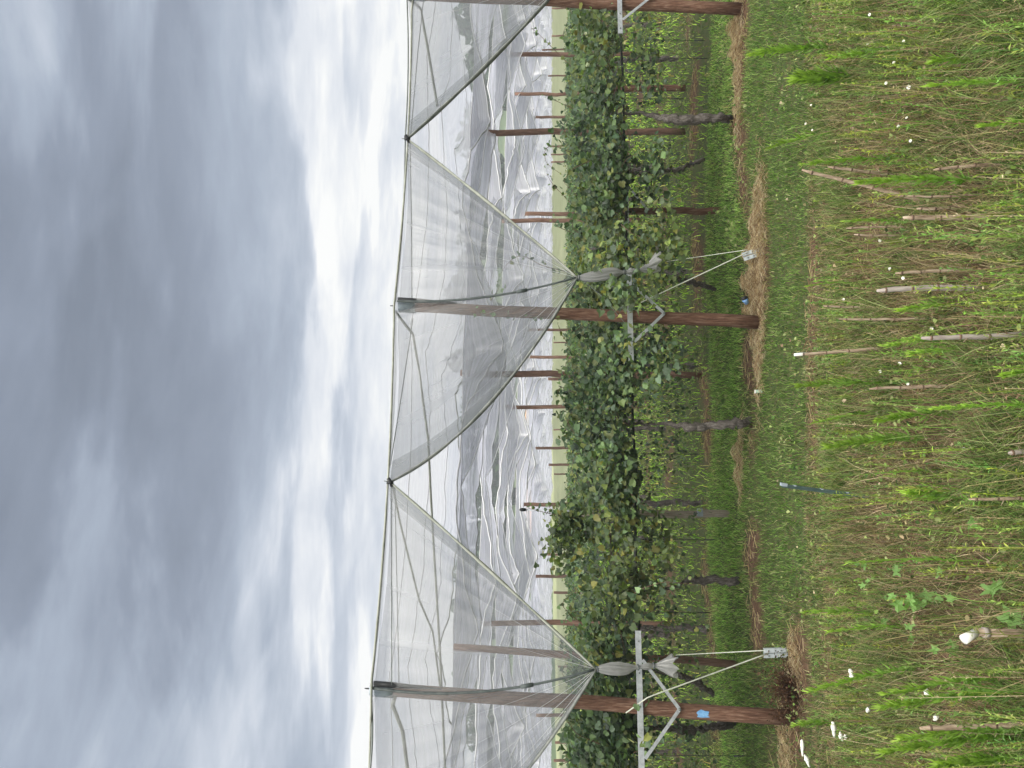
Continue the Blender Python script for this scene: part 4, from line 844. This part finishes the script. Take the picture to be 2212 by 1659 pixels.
# ================================================================== FOREGROUND THINGS
C4 = lambda cx, cy: (1481 + cx / 3.024, cy / 3.024)
C5 = lambda cx, cy: (1481 + cx / 3.024, 548.5 + cy / 3.024)
C6 = lambda cx, cy: (1481 + cx / 3.024, 1110 + cy / 3.024)
def stalk(top, base, wpx, lab, white=False, grey=False, thorn=True):
    b0 = G(*base) if base[0] > 1700 else G(1701, base[1]); D = b0.y; tp = P(top[0], top[1], D); r_ = max(0.004, wpx / 3.024 / F * D * 0.5)
    t = thing('dry_stalk', lab, 'stalk', b0, 'dry cut stalks in the foreground'); b0 = Vector((b0.x, b0.y, -0.04))
    n_ = 14; tt = np.linspace(0, 1, n_)[:, None]; C = np.array(b0) + (np.array(tp) - np.array(b0)) * tt; bd = rng.uniform(-.012, .012, 2); C[:, :2] += bd * (4 * tt * (1 - tt)); C[1:-1, :2] += 0.0012 * rng.standard_normal((n_ - 2, 2))
    rad = r_ * (1.1 - 0.35 * tt[:, 0]); rad[-1] *= 0.55
    MB().tube(C, rad, 9, jitter=0.05).build('stem', M['stalkgrey' if grey else 'stalk'], t)
    for i in (3, 6, 9, 12)[int(rng.integers(0, 2)):]:
        d = (C[i + 1] - C[i]); d /= np.linalg.norm(d); MB().tube([C[i] - d * .006, C[i], C[i] + d * .006], [rad[i] * 1.02, rad[i] * 1.3, rad[i] * 1.02], 9, jitter=.06).build('joint', M['cane_bark'], t)
    if thorn:
        for i in (4, 8):
            mb = MB(); d = Vector((rng.uniform(-1, 1), rng.uniform(-1, .2), 0.9)).normalized(); mb.tube([C[i], C[i] + np.array(d) * 0.05], [r_ * 0.4, r_ * 0.1], 5)
            mb.build('side_twig', M['stalk'], t)
    if white:
        mb = MB(); d = (tp - b0).normalized(); mb.tube([tp - d * 0.09, tp - d * .04, tp + d * 0.012], [r_ * 0.75, r_, r_ * .8], 8); mb.build('tip', M['whitepl'], t)
S4 = [((760, 1110), (1580, 1335), 26, 'long pale stalk leaning towards the green weeds near the top edge'), ((930, 1090), (1400, 1150), 22, 'stalk half hidden behind the long leaning one'),
      ((1620, 1110), (2060, 1075), 22, 'short buff stalk past the foot of the leaning one'), ((1450, 1280), (1930, 1262), 16, 'thin stalk touching the foot of the long leaning one'),
      ((1420, 1420), (2150, 1410), 36, 'thickest jointed pale stalk in the upper half'), ((1510, 1362), (1850, 1345), 22, 'bent flat stalk beside the thickest jointed one'),
      ((1050, 1490), (1500, 1478), 16, 'thin stalk above the straw coloured ground patch'), ((1100, 1532), (1450, 1524), 16, 'thin stalk next to a twin, ending near the jointed one'), ((1350, 168), (1600, 160), 20, 'brown stalk stub nearest the top edge')]
S5 = [((1250, 240), (1930, 225), 40, 'broad grey split stalk tapering to a sharp tip'), ((1370, 125), (1860, 98), 22, 'brown stalk beside a white daisy near the broad split one'),
      ((1000, 425), (1640, 425), 16, 'slender brown stalk in line with the middle post'), ((1540, 548), (2300, 512), 36, 'grey stalk with broad flat top in the central foreground'),
      ((720, 658), (1320, 610), 22, 'buff stalk with a white tip'), ((1200, 882), (1820, 858), 22, 'brown stalk in the dead centre of the foreground'),
      ((900, 340), (1230, 345), 14, 'short thin stalk near the bright green frond'), ((2110, 1300), (2400, 1300), 38, 'thick stalk cut by the right edge of the photo'), ((1850, 1602), (2400, 1588), 24, 'low brown stalk running into the right edge')]
S6 = [((1530, 1400), (2400, 1350), 40, 'thick buff stalk nearest the bottom edge')]
for (a, b_, w_, lab) in S4: stalk(C4(*a), C4(*b_), w_, lab)
for i, (a, b_, w_, lab) in enumerate(S5): stalk(C5(*a), C5(*b_), w_, lab, white=(i == 4), grey=i in (0, 3, 7))
for (a, b_, w_, lab) in S6: stalk(C6(*a), C6(*b_), w_, lab)
# sleeved stalk
b0 = G(*C6(2420, 785)); D = b0.y; t = thing('sleeved_stake', 'thick buff cane topped with a bent white plastic cap', 'stake', b0)
tp = P(*C6(1885, 775), D); MB().tube([b0 + Vector((0, 0, -.04)), b0.lerp(tp, .5), tp], [0.022, 0.021, 0.019], 10, jitter=.04).build('cane', M['stalk'], t)
e0 = P(*C6(1895, 775), D - .01); e1 = P(*C6(1815, 822), D - .03); MB().tube([e0, e0.lerp(e1, .5), e1], [0.019, 0.021, 0.024], 12).build('bent_cap', M['whitepl'], t)
mb = MB(); p = b0.lerp(tp, .86); mb.tube([p - Vector((0, 0, .012)), p + Vector((0, 0, .012))], 0.026, 10); mb.build('joint_ring', M['stalkgrey'], t)

# dark green stake
b0 = G(1896, 1074); D = b0.y; tp = P(1687, 1047, D); t = thing('garden_stake', 'dark green plastic stake sticking up out of the weeds, leaning', 'stake', b0)
d = (tp - b0); q = d.to_track_quat('Z', 'Y').to_matrix(); mb = MB()
mb.box(b0 + d * .5, (0.034, 0.005, d.length), q); mb.box(b0 + d * .5 + q @ Vector((0.0, 0.010, 0)), (0.006, 0.018, d.length * .98), q); mb.box(b0 + d * .5 + q @ Vector((-0.015, -0.004, 0)), (0.004, 0.008, d.length), q); mb.box(b0 + d * .5 + q @ Vector((0.015, -0.004, 0)), (0.004, 0.008, d.length), q)
mb.build('blade', M['darkgreen'], t, False)
mb = MB(); mb.box(tp - d.normalized() * .02 + q @ Vector((0, -.004, 0)), (0.042, 0.022, 0.045), q); mb.build('head', M['cap'], t, False)
for f_ in (0.32, .58, .86):
    mb = MB(); mb.box(b0 + d * f_ + q @ Vector((0, -.006, 0)), (0.040, 0.008, 0.016), q); mb.build('clip', M['cap'], t, False)

# fleabane: upright stems with narrow leaves and a crowded head
NARROW = np.array([[-0.07, 0, 0], [0.07, 0, 0], [0.09, 0.5, 0.04], [0, 1.0, -0.05], [-0.09, 0.5, 0.04]]); NF4 = np.array([[0, 1, 2, 4]]); NF3 = np.array([[4, 2, 3]])
def fleabane(top, base, lab, bright=1.0, n_=90, wide=0.07, col=(0.17, 0.30, 0.045), lean=0.0, ln=(0.035, 0.085)):
    b0 = G(*base) if base[0] > 1700 else G(1701, base[1]); D = b0.y; tp = P(top[0], top[1], D); H = (tp - b0).length
    t = thing('tall_weed', lab, 'weed', b0, 'upright green weeds in the foreground'); mb = MB(); mc = MB()
    C = np.stack([np.interp(np.linspace(0, 1, 12), [0, .5, 1], [b0[i], (b0[i] + tp[i]) / 2 + (0.02 if i == 0 else 0), tp[i]]) for i in range(3)], -1)
    mc.tube(C, np.linspace(0.006, 0.003, 12), 6, c=np.array(col) * 1.1)
    s = rng.random(n_) ** 0.7; idx = s * 11; i0 = np.clip(idx.astype(int), 0, 10); fr__ = (idx - i0)[:, None]; pos = C[i0] * (1 - fr__) + C[i0 + 1] * fr__
    th = rng.uniform(0, 2 * math.pi, n_); od = np.stack([np.cos(th), np.sin(th), rng.uniform(0.1, 1.9, n_) + 1.0 * s], -1); od /= np.linalg.norm(od, axis=1, keepdims=True)
    side = np.stack([-np.sin(th), np.cos(th), 0 * th], -1); nr = np.cross(side, od)
    L_ = rng.uniform(*ln, n_) * (1.15 - 0.45 * s) * (wide / 0.07)
    bright = 0.55 + 0.42 * bright
    cols = np.array(col) * bright * rng.uniform(0.7, 1.3, (n_, 1)) * (0.75 + 0.55 * s[:, None]); cols[:, 0] *= 0.9 + 0.3 * s
    V = pos[:, None, :] + NARROW[None, :, :1] * L_[:, None, None] * side[:, None] + NARROW[None, :, 1:2] * L_[:, None, None] * od[:, None] + NARROW[None, :, 2:] * L_[:, None, None] * nr[:, None]
    base_ = (np.arange(n_) * 5)[:, None]; o_ = mb.n
    mb.add(V.reshape(-1, 3), NF4 + base_, np.repeat(cols, 5, axis=0)); mb.f.append(NF3 + base_ + o_)
    mb.build('leaves', M['weed'], t, False); mc.build('stem', M['weed'], t)
F4 = [((440, 350), (1000, 310), 'feathery green weed closest to the mown strip at the top edge', 200, .12, 1.2), ((740, 510), (1150, 520), 'broad bushy green weed like a small shrub', 300, .16, 1.0),
      ((940, 375), (1450, 340), 'green spire beside the bushy shrub like weed', 130, .08, 1.1), ((1580, 560), (2350, 548), 'bright lime spire reaching the right edge near the top', 170, .055, 1.7),
      ((1930, 820), (2450, 815), 'lime spire with a rounded head cut by the right edge', 150, .055, 1.75), ((1130, 1195), (1950, 1175), 'tall green spire beneath the long leaning stalk', 200, .08, 1.2),
      ((760, 1075), (1450, 1035), 'soft green spire above the long leaning stalk', 170, .07, .95), ((1040, 1445), (1500, 1460), 'small dark spire beside the thin stalks', 90, .06, .9),
      ((1330, 1385), (1520, 1375), 'tiny lime tuft next to the bent flat stalk', 40, .04, 1.6), ((1610, 400), (1900, 400), 'low lime tuft in the upper right weeds', 80, .09, 1.3), ((560, 960), (980, 860), 'thin grassy weed leaning over the mown strip', 60, .12, .9)]
F5 = [((795, 210), (1120, 190), 'slim green spire with a bead like head', 70, .045, 1.3), ((1400, 370), (1780, 335), 'lime frond near the broad split stalk', 120, .07, 1.5), ((1290, 605), (1750, 560), 'green frond at the foot of the white tipped stalk', 110, .07, 1.4),
      ((735, 860), (1420, 850), 'dark green spire in front of the pale green sleeve', 190, .08, .55), ((835, 1105), (1300, 1035), 'curved spire drooping towards the vine trunk', 120, .06, .95), ((1260, 1090), (1760, 1035), 'lush green spire with a forked head', 180, .08, 1.25),
      ((1610, 1012), (2500, 1000), 'brightest lime spire running out of the right edge', 180, .05, 1.8), ((920, 1262), (1600, 1200), 'long leafy spire between trunk and green stake', 230, .09, .9), ((1460, 655), (1900, 630), 'pale green spire in the central foreground', 110, .055, 1.35),
      ((2080, 790), (2500, 780), 'lime tuft at the middle of the right edge', 90, .08, 1.4), ((1450, 1560), (1850, 1600), 'lime leafy weed at the foot of the green stake', 110, .1, 1.3)]
F6 = [((785, 640), (1300, 660), 'yellowish spire next to the mown grass below the green stake', 110, .07, 1.1), ((935, 770), (1500, 735), 'bright spire beside the fallen tan petals', 120, .06, 1.3), ((800, 1165), (1560, 990), 'leaning weed with pale toothed leaves behind the white flower', 220, .075, 1.3),
      ((1275, 1265), (2300, 1150), 'long leaning frond aimed at the bottom of the white flowers', 220, .09, 1.05), ((1300, 1180), (2250, 1050), 'frond parallel to the long leaning one', 180, .08, 1.0), ((1290, 1555), (2350, 1440), 'long spire near the bottom edge', 230, .09, 1.1),
      ((1400, 1470), (2400, 1400), 'second long spire near the bottom edge, beside the thick buff stalk', 200, .08, 1.0), ((1060, 320), (1900, 310), 'long thin weed with few leaves', 90, .06, .9), ((720, 1380), (1000, 1370), 'fresh grass tuft at the foot of the blue marked post', 120, .09, 1.0), ((1650, 1640), (2400, 1600), 'dense green spire in the bottom right corner', 240, .1, 1.0)]
for FF, CC in ((F4, C4), (F5, C5), (F6, C6)):
    for (a, b_, lab, n_, wd, br) in FF: fleabane(CC(*a), CC(*b_), lab, br, n_, wd)

# seed head grasses and lobed leaf weeds
LOBE = []
for a in range(16):
    th = a / 16 * 2 * math.pi; r_ = 0.5 * (0.75 + 0.3 * math.cos(5 * th)) ; LOBE.append([r_ * math.sin(th), 0.45 - r_ * math.cos(th), 0.05 * math.cos(3 * th)])
LOBE = np.array([[0, 0.42, -.03]] + LOBE); LBF = np.array([[0, i + 1, (i + 1) % 16 + 1] for i in range(16)])
def lobed(cx, cy, n_, size, lab, spread=0.12, D_off=0.0):
    px, py = C6(cx, cy); b0 = G(px + 70, py); D = b0.y; c = P(px, py, D); t = thing('lobed_weed', lab, 'weed', b0, 'weeds with lobed leaves')
    mb = MB(); mc = MB(); pos = np.array(c) + rng.standard_normal((n_, 3)) * np.array([spread, .08, spread * .8])
    scatter(mb, pos, rng.standard_normal((n_, 3)) * .35 + [0, -0.8, .6], rng.uniform(.7, 1.2, n_) * size, np.array([[0.15, 0.27, 0.075]]) * rng.uniform(.8, 1.3, (n_, 1)), LOBE, LBF)
    for p in pos: mc.tube([b0, (np.array(b0) + p) / 2 + [0.01, 0, .02], p], [.003, .002, .0015], 4, c=(0.16, 0.24, 0.07))
    mb.build('leaves', M['weed'], t, False); mc.build('stems', M['weed'], t)
lobed(1480, 600, 6, 0.095, 'clump of large pale lobed leaves in the lower foreground', .07); lobed(1690, 250, 5, 0.075, 'lobed leaf weed nearest the green stake'); lobed(2050, 530, 3, 0.12, 'single large lobed leaf near the right edge', .03)
lobed(1680, 720, 4, 0.075, 'lobed leaf weed beside the cane with the white cap'); lobed(1250, 450, 6, 0.05, 'small leaved lobed weed above the pale clump'); lobed(1480, 760, 3, .06, 'few lobed leaves between the pale clump and the white cap')

def daisy(px, py, lab, r_=0.013):
    r_ *= 0.72
    b0 = G(px + 55, py + rng.uniform(-8, 8)); D = b0.y; c = P(px, py, D); t = thing('daisy', lab, 'flower', b0, 'small white flowers in the weeds')
    MB().tube([b0, b0.lerp(c, .5) + Vector((.005, 0, 0)), c], [.0018, .0014, .001], 4, c=(0.14, 0.2, 0.05)).build('stem', M['weed'], t)
    mb = MB(); n_ = 12; nrm = Vector((rng.uniform(-.5, .5), -0.8, 0.9)).normalized(); a = nrm.orthogonal(); b = nrm.cross(a); cc = c + nrm * .002
    v = [cc]; 
    for i in range(24):
        th = i / 24 * 2 * math.pi; q = r_ * (1 if i % 2 else .72); v.append(cc + (a * math.cos(th) + b * math.sin(th)) * q + nrm * .002)
    mb.add([list(p) for p in v], [[0, i + 1, (i + 1) % 24 + 1] for i in range(24)]); mb.build('petals', M['petal'], t)
    MB().tube([c, c + nrm * .006], [r_ * .35, r_ * .2], 8).build('centre', M['yellow'], t)
D4 = [(1203, 95, 'nearest the top edge'), (1190, 290, 'second along from the top edge'), (1425, 270, 'right of the brown stalk stub'), (1362, 408, 'beside the green spire by the bushy weed'), (1310, 543, 'under the bushy weed'), (1458, 570, 'biggest, over the bare brown patch'),
      (820, 687, 'by the foot of the bushy weed'), (785, 808, 'first of a pair near the mown strip'), (828, 850, 'second of a pair near the mown strip'), (1390, 825, 'small, on the brown litter'), (1445, 770, 'pinkish white, on the brown litter'), (1470, 920, 'alone beside the litter patch'), (1270, 1572, 'by the twin thin stalks')]
D5 = [(1335, 97, 'at the tip of the brown stalk by the split one'), (1422, 158, 'between split stalk and its brown neighbour'), (1033, 297, 'above the short thin stalk'), (1608, 488, 'above the broad flat topped grey stalk'), (1993, 545, 'half way along the grey stalk, far right'), (1400, 715, 'on dark litter in the centre'), (1272, 767, 'beside the white tipped stalk foot'), (1453, 850, 'touching the central brown stalk'), (1818, 1272, 'between lime spire and right edge')]
for cx, cy, w_ in D4: daisy(*C4(cx, cy), 'small white daisy ' + w_, .017 if 'biggest' in w_ else .012)
for cx, cy, w_ in D5: daisy(*C5(cx, cy), 'small white daisy ' + w_)
def spikeflower(a, b_, lab, r_=0.012, m_='petal'):
    A_ = C6(*a); B_ = C6(*b_); b0 = G(B_[0] + 60, B_[1]); D = b0.y; p0 = P(*A_, D); p1 = P(*B_, D); t = thing('white_flower', lab, 'flower', b0, 'long white flower heads')
    n_ = 10; tt = np.linspace(0, 1, n_); C = np.array(p0) + (np.array(p1) - np.array(p0)) * tt[:, None]; C[:, 0] += 0.01 * np.sin(tt * 5)
    MB().tube(C, r_ * (0.4 + np.sin(math.pi * (tt * .9 + .05))) * rng.uniform(.8, 1.2, n_), 8, jitter=.15).build('flower_head', M[m_], t)
    MB().tube([b0, p1], [.002, .0015], 4, c=(.14, .2, .05)).build('stem', M['weed'], t)
for a, b_, lab in [((760, 1475), (765, 1575), 'long white flower head lying nearest the bottom of the photo'), ((775, 1575), (810, 1645), 'white flower head below the longest, touching the bottom corner of the mown strip'), ((962, 1355), (970, 1450), 'upright white flower head with a beige neighbour'), ((1005, 1430), (1025, 1475), 'stubby white flower head'), ((1040, 1475), (1058, 1440), 'smallest white curl beside the stubby head'),
                   ((1068, 1015), (1095, 1080), 'white flower head resting on the leaning toothed weed'), ((1185, 1298), (1205, 1262), 'little white petal by the brown litter'), ((1625, 1350), (1648, 1318), 'thin white petal near the thick buff stalk'), ((1567, 1155), (1582, 1180), 'round white petal on the long leaning frond')]:
    spikeflower(a, b_, lab)

# dead bush, blue cup, green sleeve
b0 = G(1722, 1490); t = thing('dead_bush', 'dark reddish brown dead bush between anchor and blue marked post', 'bush', b0); mb = MB()
for i in range(420):
    d = Vector((rng.standard_normal(), rng.standard_normal() * .7, abs(rng.standard_normal()) + .5)).normalized(); L_ = rng.uniform(.12, .30)
    p = b0 + Vector((rng.uniform(-.06, .06), rng.uniform(-.05, .05), 0)); mb.tube([p, p + d * L_ * .6, p + d * L_ + Vector((0, 0, -.02))], [.003, .0025, .001], 4, cap=False, c=np.array([.08, .042, .025]) * rng.uniform(.5, 1.6))
n_ = 1400; d = rng.standard_normal((n_, 3)) * [.17, .10, .11] + np.array(b0) + [0, 0, .14]
scatter(mb, d, rng.standard_normal((n_, 3)), rng.uniform(.007, .020, n_), np.array([[.085, .045, .026]]) * rng.uniform(.4, 1.5, (n_, 1)), QUAD, QF)
mb.build('twigs', M['grass'], t, False)
b0 = G(1640, 650); t = thing('plastic_cup', 'small blue cup with a black rim lying in the straw heap', 'cup', b0); b0.z += .17
MB().tube([b0 + Vector((-.03, 0, -.03)), b0 + Vector((.01, -.02, .0)), b0 + Vector((.02, -.025, .008))], [.026, .036, .038], 14).build('cup_body', M['bluecup'], t)
MB().tube([b0 + Vector((.02, -.025, .008)), b0 + Vector((.045, -.03, .02))], [.040, .034], 14).build('cup_rim', M['black'], t)
b0 = G(1650, 846); t = thing('plant_sleeve', 'pale green plastic sleeve standing in the mown grass edge', 'sleeve', b0)
MB().tube([b0, b0 + Vector((.005, 0, .05)), b0 + Vector((0, 0, .10))], [.02, .02, .022], 10, cap=False).build('sleeve_body', M['palegreen'], t); MB().tube([b0 + Vector((0, 0, .095)), b0 + Vector((0, 0, .105))], .024, 10).build('sleeve_rim', M['whitepl'], t)

# ------------------------------------------------------------------ air
hz, n, l = mat('haze_air'); o = n.new('ShaderNodeOutputMaterial'); v = n.new('ShaderNodeVolumePrincipled'); v.inputs['Color'].default_value = (0.86, 0.90, 0.96, 1); v.inputs['Density'].default_value = 0.0014; v.inputs['Anisotropy'].default_value = 0.2
l.new(v.outputs[0], o.inputs['Volume'])
mb = MB(); mb.box((0, 160, 24), (640, 360, 52)); tag(mb.build('haze', hz, smooth=False), 'pale moist air', 'haze', kind='stuff')
